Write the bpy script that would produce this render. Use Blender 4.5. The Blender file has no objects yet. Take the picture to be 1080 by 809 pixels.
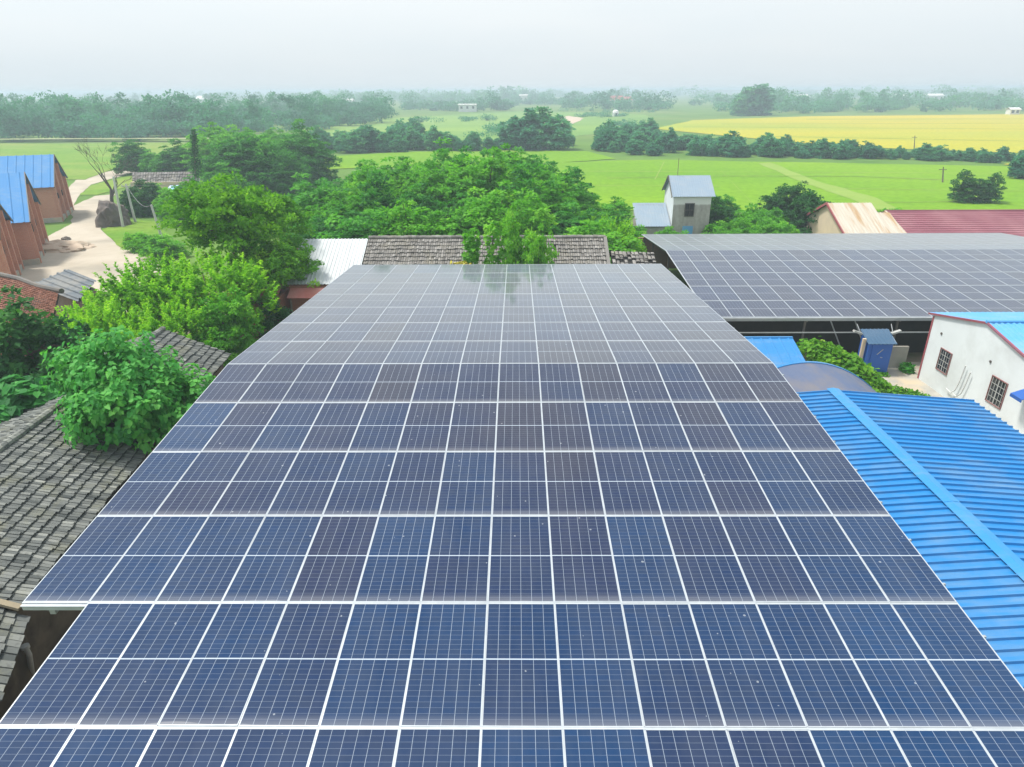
import bpy, bmesh, math, random
import numpy as np
from mathutils import Vector, Matrix
random.seed(7); RNG = np.random.default_rng(11)
R = math.radians
SC = bpy.context.scene
COL = SC.collection
# ------------------------------------------------------------------ camera
CAM_H = 13.5
F = 704.14                       # focal length in photo pixels (photo 1080 wide)
PITCH, YAW, ROLL = 0.4141, -0.0085, -0.0053
cp, sp = math.cos(PITCH), math.sin(PITCH)
cy, sy = math.cos(YAW), math.sin(YAW)
cr, sr = math.cos(ROLL), math.sin(ROLL)
def w2c(X, Y, Z):
    x = X*cy - Y*sy; y = X*sy + Y*cy
    d = y*cp - Z*sp; v = y*sp + Z*cp
    return (x*cr + v*sr, -x*sr + v*cr, d)
bx_, by_, bz_ = w2c(1,0,0), w2c(0,1,0), w2c(0,0,1)
cam = bpy.data.cameras.new('camera')
cam.sensor_fit = 'HORIZONTAL'; cam.sensor_width = 36.0; cam.lens = F/1080*36.0
cam.clip_start = 0.1; cam.clip_end = 30000
co = bpy.data.objects.new('camera', cam); COL.objects.link(co)
co.matrix_world = Matrix(((bx_[0], bx_[1], -bx_[2], 0),
                          (by_[0], by_[1], -by_[2], 0),
                          (bz_[0], bz_[1], -bz_[2], CAM_H), (0,0,0,1)))
SC.camera = co
def ray(px, py):
    u, v = (px-540)/F, (404.5-py)/F
    u, v = cr*u - sr*v, sr*u + cr*v
    y = cp + v*sp; z = -sp + v*cp
    return Vector((u*cy + y*sy, -u*sy + y*cy, z))
def G(px, py, z=0.0):            # point of the place at height z that the photo shows at (px,py)
    r = ray(px, py); t = (z-CAM_H)/r.z
    return Vector((r.x*t, r.y*t, z))
def A(px, py, Y):                # ... at distance Y
    r = ray(px, py); t = Y/r.y
    return Vector((r.x*t, Y, CAM_H + r.z*t))
# ------------------------------------------------------------------ light
SUN_EL, SUN_AZ = 64, 285         # azimuth clockwise from +Y (the view direction)
world = bpy.data.worlds.new('World'); SC.world = world; world.use_nodes = True
nt = world.node_tree; nt.nodes.clear()
sky = nt.nodes.new('ShaderNodeTexSky'); sky.sky_type = 'NISHITA'; sky.sun_disc = False
sky.sun_elevation = R(SUN_EL); sky.sun_rotation = R(SUN_AZ)
sky.altitude = 0; sky.air_density = 1.0; sky.dust_density = 6.0; sky.ozone_density = 1.0
hsv = nt.nodes.new('ShaderNodeHueSaturation'); hsv.inputs['Saturation'].default_value = 0.40
mixw = nt.nodes.new('ShaderNodeMixRGB'); mixw.inputs[0].default_value = 0.62
mixw.inputs[2].default_value = (7.6, 8.3, 8.9, 1)      # thin even overcast over the blue
bg = nt.nodes.new('ShaderNodeBackground'); bg.inputs['Strength'].default_value = 0.084
wo = nt.nodes.new('ShaderNodeOutputWorld')
nt.links.new(sky.outputs[0], hsv.inputs['Color']); nt.links.new(hsv.outputs[0], mixw.inputs[1])
tcw = nt.nodes.new('ShaderNodeTexCoord'); mpw = nt.nodes.new('ShaderNodeMapping'); mpw.inputs['Scale'].default_value = (1.0, 1.0, 5.0)
nsw = nt.nodes.new('ShaderNodeTexNoise'); nsw.inputs['Scale'].default_value = 1.6; nsw.inputs['Detail'].default_value = 5
rpw = nt.nodes.new('ShaderNodeValToRGB'); rpw.color_ramp.elements[0].position = 0.3; rpw.color_ramp.elements[0].color = (7.7,8.7,9.3,1)
rpw.color_ramp.elements[1].position = 0.7; rpw.color_ramp.elements[1].color = (8.7,9.3,9.6,1)
nt.links.new(tcw.outputs['Generated'], mpw.inputs[0]); nt.links.new(mpw.outputs[0], nsw.inputs['Vector'])
nt.links.new(nsw.outputs[0], rpw.inputs[0]); nt.links.new(rpw.outputs[0], mixw.inputs[2])
nt.links.new(mixw.outputs[0], bg.inputs[0]); nt.links.new(bg.outputs[0], wo.inputs[0])
sd = bpy.data.lights.new('sun', 'SUN'); sd.energy = 2.6; sd.angle = R(9); sd.color = (1.0, 0.95, 0.86)
so = bpy.data.objects.new('sun', sd); COL.objects.link(so)
az, el = R(SUN_AZ), R(SUN_EL)
sdir = Vector((math.sin(az)*math.cos(el), math.cos(az)*math.cos(el), math.sin(el)))
so.rotation_euler = sdir.to_track_quat('Z', 'Y').to_euler(); so.location = (0, 0, 200)
SC.view_settings.view_transform = 'Standard'; SC.view_settings.look = 'None'
SC.view_settings.exposure = 0.80; SC.view_settings.gamma = 1.0
SC.view_settings.use_curve_mapping = False
HAZE_DENSITY = 0.0011
# ------------------------------------------------------------------ materials
def nodes(m):
    m.use_nodes = True
    return m.node_tree, m.node_tree.nodes.get('Principled BSDF')
def N(t, kind, **kw):
    n = t.nodes.new(kind)
    for k, v in kw.items():
        if k in n.bl_rna.properties: setattr(n, k, v)
        else: n.inputs[k].default_value = v
    return n
def ramp(t, fac, stops):
    r = t.nodes.new('ShaderNodeValToRGB'); e = r.color_ramp.elements
    while len(e) < len(stops): e.new(0.5)
    for el_, (p, c) in zip(e, stops): el_.position = p; el_.color = (*c, 1)
    t.links.new(fac, r.inputs[0]); return r
def mixc(t, fac, a, b, mode='MIX'):
    n = t.nodes.new('ShaderNodeMixRGB'); n.blend_type = mode
    for i, s in enumerate((fac, a, b)):
        if isinstance(s, (int, float)): n.inputs[i].default_value = s
        elif isinstance(s, tuple): n.inputs[i].default_value = (*s, 1)
        else: t.links.new(s, n.inputs[i])
    return n.outputs[0]
def mth(t, op, a, b=None, c=None, clamp=False):
    n = t.nodes.new('ShaderNodeMath'); n.operation = op; n.use_clamp = clamp
    for i, s in enumerate((a, b, c)):
        if s is None: continue
        if isinstance(s, (int, float)): n.inputs[i].default_value = s
        else: t.links.new(s, n.inputs[i])
    return n.outputs[0]
def coords(t, scale=(1,1,1), space='pos'):
    if space == 'pos': s = t.nodes.new('ShaderNodeNewGeometry').outputs['Position']
    else: s = t.nodes.new('ShaderNodeTexCoord').outputs['Object']
    mp = t.nodes.new('ShaderNodeMapping'); mp.inputs['Scale'].default_value = scale
    t.links.new(s, mp.inputs[0]); return mp.outputs[0]
def noise(t, vec, scale, detail=4, rough=0.55):
    n = N(t, 'ShaderNodeTexNoise', Scale=scale, Detail=detail, Roughness=rough)
    t.links.new(vec, n.inputs['Vector']); return n.outputs[0]
def bump(t, p, h, strength=0.3, dist=0.02):
    b = N(t, 'ShaderNodeBump', Strength=strength, Distance=dist)
    t.links.new(h, b.inputs['Height']); t.links.new(b.outputs[0], p.inputs['Normal'])
def mat(name, c1, c2=None, scale=1.0, rough=0.7, metal=0.0, stretch=(1,1,1), spec=0.4, space='pos', bmp=0.0, c3=None, scale3=0.2):
    m = bpy.data.materials.new(name); t, p = nodes(m)
    p.inputs['Roughness'].default_value = rough; p.inputs['Metallic'].default_value = metal
    p.inputs['Specular IOR Level'].default_value = spec
    if c2 is None: c2 = tuple(x*0.8 for x in c1)
    v = coords(t, stretch, space)
    n = noise(t, v, scale, 6, 0.62)
    r = ramp(t, n, [(0.32, c1), (0.68, c2)])
    out = r.outputs[0]
    if c3 is not None:
        n3 = noise(t, v, scale3, 5, 0.6)
        f = ramp(t, n3, [(0.48, (0,0,0)), (0.64, (1,1,1))]).outputs[0]
        out = mixc(t, f, out, c3)
    t.links.new(out, p.inputs['Base Color'])
    if bmp: bump(t, p, n, bmp, 0.05)
    return m
def leaf_mat(name, dark, mid, light, trans=0.35, rough=0.6):
    m = bpy.data.materials.new(name); t, p = nodes(m)
    a = t.nodes.new('ShaderNodeAttribute'); a.attribute_name = 'leafvar'
    oi = t.nodes.new('ShaderNodeObjectInfo')
    f = mth(t, 'ADD', a.outputs['Fac'], mth(t, 'MULTIPLY', mth(t, 'SUBTRACT', oi.outputs['Random'], 0.5), 0.50), clamp=True)
    r = ramp(t, f, [(0.0, dark), (0.5, mid), (1.0, light)])
    p.inputs['Roughness'].default_value = rough; p.inputs['Specular IOR Level'].default_value = 0.18
    t.links.new(r.outputs[0], p.inputs['Base Color'])
    tr = t.nodes.new('ShaderNodeBsdfTranslucent')
    br = mixc(t, 1.0, r.outputs[0], (1.25, 1.3, 0.7), 'MULTIPLY'); t.links.new(br, tr.inputs[0])
    mx = t.nodes.new('ShaderNodeMixShader'); mx.inputs[0].default_value = trans
    out = t.nodes['Material Output']
    t.links.new(p.outputs[0], mx.inputs[1]); t.links.new(tr.outputs[0], mx.inputs[2]); t.links.new(mx.outputs[0], out.inputs[0])
    return m
M = {}
M['ground'] = mat('ground grass', (0.075,0.16,0.028), (0.13,0.23,0.045), 0.06, 0.95, c3=(0.16,0.22,0.06), scale3=0.012, spec=0.1)
M['soil'] = mat('yard soil', (0.20,0.17,0.12), (0.28,0.24,0.18), 0.9, 0.95, spec=0.1, bmp=0.2, c3=(0.10,0.13,0.05), scale3=0.25)
M['dirt'] = mat('dirt road', (0.47,0.42,0.35), (0.40,0.35,0.28), 0.35, 0.95, spec=0.1, c3=(0.31,0.28,0.23), scale3=0.12, bmp=0.15)
M['track'] = mat('track', (0.23,0.32,0.07), (0.19,0.30,0.05), 0.3, 0.95, spec=0.1)
def field_mat(name, a, b, c, band=(0.12,1,1), patch=0.012):
    m = bpy.data.materials.new(name); t, p = nodes(m)
    bands = noise(t, coords(t, band), 0.12, 5, 0.65); pt_ = noise(t, coords(t, (0.5,1,1)), patch, 4, 0.6); gr = noise(t, coords(t), 0.9, 5, 0.7)
    col = ramp(t, bands, [(0.33,a),(0.66,b)]).outputs[0]
    col = mixc(t, ramp(t, pt_, [(0.42,(0,0,0)),(0.62,(1,1,1))]).outputs[0], col, c)
    g_ = ramp(t, gr, [(0.3,(0.74,0.76,0.72)),(0.7,(1.16,1.12,1.12))]).outputs[0]
    t.links.new(mixc(t, 1.0, col, g_, 'MULTIPLY'), p.inputs['Base Color'])
    p.inputs['Roughness'].default_value = 0.95; p.inputs['Specular IOR Level'].default_value = 0.1
    return m
M['rice'] = field_mat('green rice', (0.15,0.30,0.010), (0.20,0.345,0.014), (0.125,0.275,0.012))
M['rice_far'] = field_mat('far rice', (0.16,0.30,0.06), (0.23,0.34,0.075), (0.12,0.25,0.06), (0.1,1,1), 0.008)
M['ripe'] = field_mat('ripe rice', (0.52,0.40,0.015), (0.43,0.38,0.025), (0.30,0.36,0.035), (0.06,1,1), 0.005)
M['lawn'] = field_mat('lawn', (0.11,0.24,0.025), (0.18,0.29,0.04), (0.21,0.27,0.06), (0.5,1,1), 0.03)
M['bare'] = mat('bare soil', (0.52,0.42,0.33), (0.44,0.36,0.28), 0.1, 0.95, spec=0.1)
M['concrete'] = mat('concrete', (0.42,0.40,0.35), (0.30,0.29,0.26), 0.8, 0.9, spec=0.2, bmp=0.1, c3=(0.48,0.40,0.29), scale3=0.5)
M['alu'] = mat('aluminium', (0.52,0.56,0.60), (0.43,0.47,0.51), 3, 0.42, metal=0.35, spec=0.5)
M['steel'] = mat('galvanised steel', (0.42,0.44,0.45), (0.33,0.35,0.36), 2.5, 0.5, metal=0.4)
M['dark_steel'] = mat('dark steel', (0.10,0.10,0.10), (0.15,0.13,0.11), 2, 0.6, metal=0.3)
def blue_mat(name, c, dirt, amt=0.35, rough=0.38):
    m = bpy.data.materials.new(name); t, p = nodes(m)
    v = coords(t); n = noise(t, v, 0.5, 7, 0.65); n2 = noise(t, coords(t, (0.6,5,1)), 1.4, 5, 0.6)
    f = mth(t, 'MULTIPLY', ramp(t, mth(t, 'MULTIPLY', n, mth(t, 'ADD', n2, 0.5)), [(0.45,(0,0,0)),(0.75,(1,1,1))]).outputs[0], amt)
    base = mixc(t, n2, c, tuple(x*0.86 for x in c))
    t.links.new(mixc(t, f, base, dirt), p.inputs['Base Color'])
    p.inputs['Roughness'].default_value = rough; p.inputs['Specular IOR Level'].default_value = 0.45
    return m
M['blue'] = blue_mat('blue painted steel', (0.016,0.20,0.50), (0.17,0.27,0.38), 0.55, 0.45)
M['blue_cap'] = blue_mat('blue ridge cap paint', (0.024,0.23,0.53), (0.25,0.33,0.42), 0.3)
M['blue_light'] = blue_mat('faded blue steel', (0.10,0.36,0.70), (0.35,0.42,0.46), 0.4, 0.45)
M['blue_barn'] = blue_mat('pale blue steel', (0.045,0.22,0.50), (0.20,0.30,0.42), 0.4, 0.75)
M['blue_deep'] = blue_mat('deep blue sheet', (0.012,0.10,0.42), (0.06,0.14,0.30), 0.3, 0.5)
M['slate_blue'] = blue_mat('slate blue sheet', (0.045,0.11,0.20), (0.12,0.17,0.24), 0.4, 0.5)
M['grey_metal'] = blue_mat('blue grey sheet roof', (0.25,0.33,0.42), (0.35,0.38,0.40), 0.5, 0.5)
M['tarp'] = mat('weathered purple grey sheet', (0.07,0.105,0.20), (0.10,0.125,0.20), 1.2, 0.6, stretch=(1,.4,1), c3=(0.14,0.14,0.17), scale3=0.7)
M['white_metal'] = mat('white sheet roof', (0.56,0.59,0.61), (0.46,0.49,0.51), 0.7, 0.5, stretch=(3,0.5,1))
M['rust_metal'] = mat('rusty white sheet', (0.50,0.47,0.41), (0.44,0.38,0.30), 1.2, 0.7, stretch=(2.2,0.2,0.2), c3=(0.38,0.25,0.13), scale3=0.9)
M['maroon'] = mat('maroon sheet roof', (0.26,0.085,0.115), (0.22,0.075,0.10), 0.5, 0.6, c3=(0.30,0.13,0.15), scale3=0.2)
M['pink'] = mat('faded red sheet', (0.60,0.16,0.14), (0.68,0.30,0.28), 0.8, 0.6)
M['red_trim'] = mat('red trim paint', (0.34,0.07,0.09), (0.30,0.10,0.11), 2, 0.5)
M['window_trim'] = mat('brown red window trim', (0.22,0.09,0.09), (0.28,0.16,0.15), 4, 0.7)
M['white_wall'] = mat('white plaster', (0.66,0.71,0.73), (0.61,0.66,0.68), 0.6, 0.85, c3=(0.56,0.60,0.61), scale3=0.45)
M['mud'] = mat('mud plaster', (0.13,0.105,0.08), (0.19,0.15,0.115), 1.2, 0.95, bmp=0.3, c3=(0.09,0.075,0.06), scale3=0.7)
M['beige_wall'] = mat('beige plaster', (0.62,0.50,0.36), (0.52,0.43,0.32), 0.8, 0.9)
M['timber'] = mat('grey timber', (0.17,0.14,0.10), (0.24,0.20,0.15), 3, 0.9)
M['straw_board'] = mat('weathered verge board', (0.33,0.28,0.19), (0.24,0.20,0.14), 3, 0.9)
M['pole'] = mat('concrete pole', (0.55,0.56,0.54), (0.45,0.46,0.45), 1.5, 0.9)
M['wire'] = mat('cable', (0.25,0.26,0.27), (0.2,0.2,0.2), 2, 0.6)
M['bark'] = mat('bark', (0.10,0.075,0.05), (0.15,0.12,0.085), 4, 0.95, bmp=0.5)
M['bare_bark'] = mat('dead bark', (0.09,0.075,0.065), (0.13,0.11,0.10), 4, 0.95)
M['rubble'] = mat('dark rubble', (0.09,0.075,0.07), (0.17,0.14,0.12), 0.8, 0.95, bmp=0.6)
M['blue_tarp'] = mat('blue plastic sheet', (0.10,0.32,0.75), (0.16,0.42,0.8), 1.5, 0.4)
M['glass'] = mat('window glass', (0.02,0.025,0.03), (0.03,0.035,0.04), 2, 0.08, spec=0.6)
M['window_frame'] = mat('window frame', (0.40,0.41,0.40), (0.3,0.31,0.3), 3, 0.5)
M['pvc'] = mat('pvc pipe', (0.60,0.61,0.60), (0.50,0.52,0.52), 3, 0.5)
M['yellow'] = mat('yellow flowers', (0.65,0.52,0.05), (0.5,0.5,0.08), 3, 0.8)
M['red_roof_far'] = mat('far red roof', (0.45,0.14,0.12), (0.40,0.15,0.14), 0.3, 0.8)
M['far_wall'] = mat('far white wall', (0.72,0.72,0.70), (0.66,0.66,0.64), 0.3, 0.9)
M['rail_deck'] = mat('viaduct concrete', (0.40,0.41,0.42), (0.36,0.37,0.38), 0.05, 0.9)
def stained_wall():
    m = bpy.data.materials.new('stained grey plaster'); t, p = nodes(m)
    n = noise(t, coords(t, (1.6,1.6,0.35)), 1.3, 7, 0.65); n2 = noise(t, coords(t), 4, 5, 0.6)
    z = t.nodes.new('ShaderNodeSeparateXYZ'); t.links.new(coords(t), z.inputs[0])
    a = ramp(t, n, [(0.3,(0.20,0.18,0.16)),(0.5,(0.33,0.30,0.27)),(0.7,(0.44,0.42,0.39))]).outputs[0]
    b = mixc(t, 0.25, a, n2)
    top = ramp(t, mth(t, 'ADD', mth(t, 'MULTIPLY', mth(t, 'SUBTRACT', z.outputs[2], 3.9), 3.0), mth(t, 'MULTIPLY', n, 0.7)), [(0.2,(0,0,0)),(0.6,(1,1,1))]).outputs[0]
    t.links.new(mixc(t, top, b, (0.70,0.70,0.68)), p.inputs['Base Color']); p.inputs['Roughness'].default_value = 0.95
    return m
M['stained'] = stained_wall()
def brick(name, c1, c2, mortar, scale=1.0):
    m = bpy.data.materials.new(name); t, p = nodes(m)
    tc = t.nodes.new('ShaderNodeUVMap'); tc.uv_map = 'UVMap'
    b = N(t, 'ShaderNodeTexBrick', Scale=scale); b.inputs['Color1'].default_value = (*c1,1); b.inputs['Color2'].default_value = (*c2,1)
    b.inputs['Mortar'].default_value = (*mortar,1); b.inputs['Mortar Size'].default_value = 0.012
    b.inputs['Brick Width'].default_value = 0.24; b.inputs['Row Height'].default_value = 0.065
    t.links.new(tc.outputs[0], b.inputs['Vector'])
    n = noise(t, coords(t), 0.7, 6, 0.65)
    f = ramp(t, n, [(0.45,(0,0,0)),(0.75,(0.45,0.45,0.45))]).outputs[0]
    t.links.new(mixc(t, f, b.outputs[0], (0.45,0.22,0.15)), p.inputs['Base Color'])
    p.inputs['Roughness'].default_value = 0.95
    return m
M['brick'] = brick('red brick', (0.48,0.12,0.06), (0.55,0.19,0.10), (0.42,0.32,0.26))
M['brick_dark'] = brick('brown brick', (0.24,0.09,0.065), (0.30,0.12,0.08), (0.25,0.2,0.17))
def tile_mat(name, a, b, c, moss):
    m = bpy.data.materials.new(name); t, p = nodes(m)
    at = t.nodes.new('ShaderNodeAttribute'); at.attribute_name = 'leafvar'
    r = ramp(t, at.outputs['Fac'], [(0.0,a),(0.55,b),(1.0,c)])
    n = noise(t, coords(t), 1.1, 6, 0.65)
    f = ramp(t, n, [(0.5,(0,0,0)),(0.72,(0.7,0.7,0.7))]).outputs[0]
    n2 = noise(t, coords(t), 9, 4, 0.6)
    col = mixc(t, f, r.outputs[0], moss)
    col = mixc(t, ramp(t, n2, [(0.56,(0,0,0)),(0.72,(0.55,0.55,0.55))]).outputs[0], col, tuple(x*0.45 for x in b))
    t.links.new(col, p.inputs['Base Color']); p.inputs['Roughness'].default_value = 0.92
    p.inputs['Specular IOR Level'].default_value = 0.25
    return m
M['tile'] = tile_mat('old grey clay tile', (0.055,0.063,0.063), (0.14,0.15,0.145), (0.27,0.28,0.26), (0.20,0.20,0.13))
M['tile_warm'] = tile_mat('weathered grey brown tile', (0.12,0.112,0.105), (0.21,0.20,0.19), (0.33,0.315,0.30), (0.25,0.23,0.18))
M['tile_red'] = tile_mat('red clay tile', (0.17,0.075,0.052), (0.23,0.105,0.072), (0.29,0.14,0.10), (0.30,0.16,0.10))
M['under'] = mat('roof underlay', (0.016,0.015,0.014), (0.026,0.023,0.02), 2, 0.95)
M['fibre'] = mat('grey fibre sheet', (0.10,0.12,0.14), (0.15,0.165,0.18), 1.0, 0.9, c3=(0.20,0.20,0.195), scale3=0.5)
# the glass of a solar panel: 6 x 24 half cells, white gaps, dust, droppings
def panel_mat(name, stops, line, rough0=0.06, film_amt=0.13):
    m = bpy.data.materials.new(name); t, p = nodes(m)
    uv = t.nodes.new('ShaderNodeUVMap'); uv.uv_map = 'UVMap'
    s = t.nodes.new('ShaderNodeSeparateXYZ'); t.links.new(uv.outputs[0], s.inputs[0])
    u, v = s.outputs[0], s.outputs[1]
    def gap(x, n, w):
        f = mth(t, 'FRACT', mth(t, 'MULTIPLY', x, n)); d = mth(t, 'MINIMUM', f, mth(t, 'SUBTRACT', 1.0, f))
        return mth(t, 'LESS_THAN', d, w)
    gu = mth(t, 'MULTIPLY', gap(u, 6.0, 0.0150), 0.8); gv = mth(t, 'MULTIPLY', gap(v, 24.0, 0.0175), 0.42)
    mid = mth(t, 'LESS_THAN', mth(t, 'ABSOLUTE', mth(t, 'SUBTRACT', v, 0.5)), 0.0052)
    lines = mth(t, 'MAXIMUM', mth(t, 'MAXIMUM', gu, gv), mid)
    oi = t.nodes.new('ShaderNodeObjectInfo')
    oc = t.nodes.new('ShaderNodeSeparateXYZ'); t.links.new(oi.outputs['Color'], oc.inputs[0]); tone = mth(t, 'SUBTRACT', oc.outputs[0], 0.18)   # row and random tone; greyer far rows have sky reflection painted in
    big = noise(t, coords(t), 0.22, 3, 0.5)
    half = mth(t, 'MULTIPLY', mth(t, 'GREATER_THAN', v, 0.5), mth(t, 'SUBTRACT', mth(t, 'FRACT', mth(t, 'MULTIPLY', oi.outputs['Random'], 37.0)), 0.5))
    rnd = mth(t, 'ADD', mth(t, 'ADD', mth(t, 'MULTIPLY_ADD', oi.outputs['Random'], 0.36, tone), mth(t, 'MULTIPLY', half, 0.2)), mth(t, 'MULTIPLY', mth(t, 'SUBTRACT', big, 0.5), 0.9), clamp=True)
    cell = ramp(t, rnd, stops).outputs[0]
    # faint tone difference from cell to cell
    cx = mth(t, 'FLOOR', mth(t, 'MULTIPLY', u, 6.0)); cv = mth(t, 'FLOOR', mth(t, 'MULTIPLY', v, 24.0))
    cmb = t.nodes.new('ShaderNodeCombineXYZ'); t.links.new(cx, cmb.inputs[0]); t.links.new(cv, cmb.inputs[1]); t.links.new(oi.outputs['Random'], cmb.inputs[2])
    wn = t.nodes.new('ShaderNodeTexWhiteNoise'); t.links.new(cmb.outputs[0], wn.inputs[0])
    cell = mixc(t, mth(t, 'MULTIPLY', wn.outputs[0], 0.25), cell, (0.02,0.03,0.05))
    col = mixc(t, lines, cell, line)
    # dust film: thin everywhere, thicker along the low edge, wavy
    film = noise(t, coords(t, (1,0.35,1)), 1.6, 6, 0.65)
    film = mth(t, 'MULTIPLY', ramp(t, film, [(0.3,(0,0,0)),(0.8,(1,1,1))]).outputs[0], film_amt)
    wv = noise(t, coords(t, (0.9,0.4,1)), 1.0, 2, 0.5)
    top = mth(t, 'MULTIPLY', mth(t, 'SUBTRACT', wv, 0.53), 0.14)
    edge = mth(t, 'MULTIPLY', mth(t, 'DIVIDE', mth(t, 'SUBTRACT', top, v), 0.012, clamp=True), 0.34)
    edge2 = mth(t, 'MULTIPLY', mth(t, 'SUBTRACT', 1.0, mth(t, 'DIVIDE', v, 0.09, clamp=True)), 0.22)
    dust = mth(t, 'MAXIMUM', mth(t, 'MAXIMUM', film, edge), edge2)
    col = mixc(t, dust, col, (0.46,0.46,0.46))
    # bird droppings and specks
    vo = N(t, 'ShaderNodeTexVoronoi', Scale=5.5); t.links.new(coords(t), vo.inputs['Vector'])
    sx = t.nodes.new('ShaderNodeSeparateXYZ'); t.links.new(vo.outputs['Color'], sx.inputs[0])
    patch = noise(t, coords(t), 0.8, 3, 0.5)
    keep = mth(t, 'MULTIPLY', mth(t, 'GREATER_THAN', sx.outputs[0], 0.62), mth(t, 'GREATER_THAN', patch, 0.47))
    rad = mth(t, 'ADD', mth(t, 'MULTIPLY', mth(t, 'POWER', sx.outputs[1], 3.0), 0.12), 0.022)
    wob = mth(t, 'ADD', vo.outputs['Distance'], mth(t, 'MULTIPLY', mth(t, 'SUBTRACT', noise(t, coords(t), 30, 2), 0.5), 0.09))
    spot = mth(t, 'MULTIPLY', mth(t, 'MULTIPLY', mth(t, 'LESS_THAN', wob, rad), keep), 0.27)
    col = mixc(t, spot, col, (0.62,0.66,0.68))
    t.links.new(col, p.inputs['Base Color'])
    p.inputs['IOR'].default_value = 1.36; p.inputs['Specular IOR Level'].default_value = 0.5
    p.inputs['Sheen Weight'].default_value = 1.0; p.inputs['Sheen Roughness'].default_value = 0.29; p.inputs['Sheen Tint'].default_value = (0.98,0.99,0.96,1)   # dust seen at a flat angle
    rg = mth(t, 'ADD', rough0, mth(t, 'MULTIPLY', mth(t, 'ADD', dust, spot), 0.9), clamp=True)
    t.links.new(rg, p.inputs['Roughness'])
    return m
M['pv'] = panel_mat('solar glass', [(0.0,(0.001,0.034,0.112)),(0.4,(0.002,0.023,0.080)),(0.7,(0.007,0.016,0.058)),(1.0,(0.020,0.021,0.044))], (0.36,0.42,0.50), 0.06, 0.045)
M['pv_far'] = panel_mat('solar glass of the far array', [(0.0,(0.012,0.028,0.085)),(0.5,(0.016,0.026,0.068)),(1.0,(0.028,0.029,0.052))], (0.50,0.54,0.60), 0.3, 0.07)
# foliage
L = {}
L['big'] = leaf_mat('broad leaf', (0.025,0.16,0.038), (0.070,0.34,0.060), (0.19,0.54,0.11), 0.40, 0.55)
L['lime'] = leaf_mat('lime leaf', (0.10,0.30,0.012), (0.22,0.52,0.018), (0.42,0.70,0.05), 0.5)
L['olive'] = leaf_mat('olive leaf', (0.06,0.22,0.010), (0.18,0.44,0.016), (0.40,0.64,0.04), 0.48)
L['wood'] = leaf_mat('wood leaf', (0.024,0.15,0.026), (0.062,0.28,0.032), (0.15,0.45,0.045), 0.42)
L['wood_light'] = leaf_mat('light wood leaf', (0.07,0.28,0.020), (0.14,0.43,0.030), (0.28,0.58,0.05), 0.45)
L['dark'] = leaf_mat('dark leaf', (0.014,0.085,0.020), (0.036,0.16,0.032), (0.09,0.27,0.045), 0.35)
L['hazed_teal'] = leaf_mat('haze-tinted blue green leaf', (0.032,0.18,0.11), (0.062,0.28,0.15), (0.14,0.40,0.17), 0.40)  # distance haze mixed into the leaf colour, bluer and paler than plain foliage
L['vine'] = leaf_mat('vine leaf', (0.06,0.22,0.015), (0.16,0.38,0.025), (0.44,0.54,0.07), 0.42)
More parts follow.
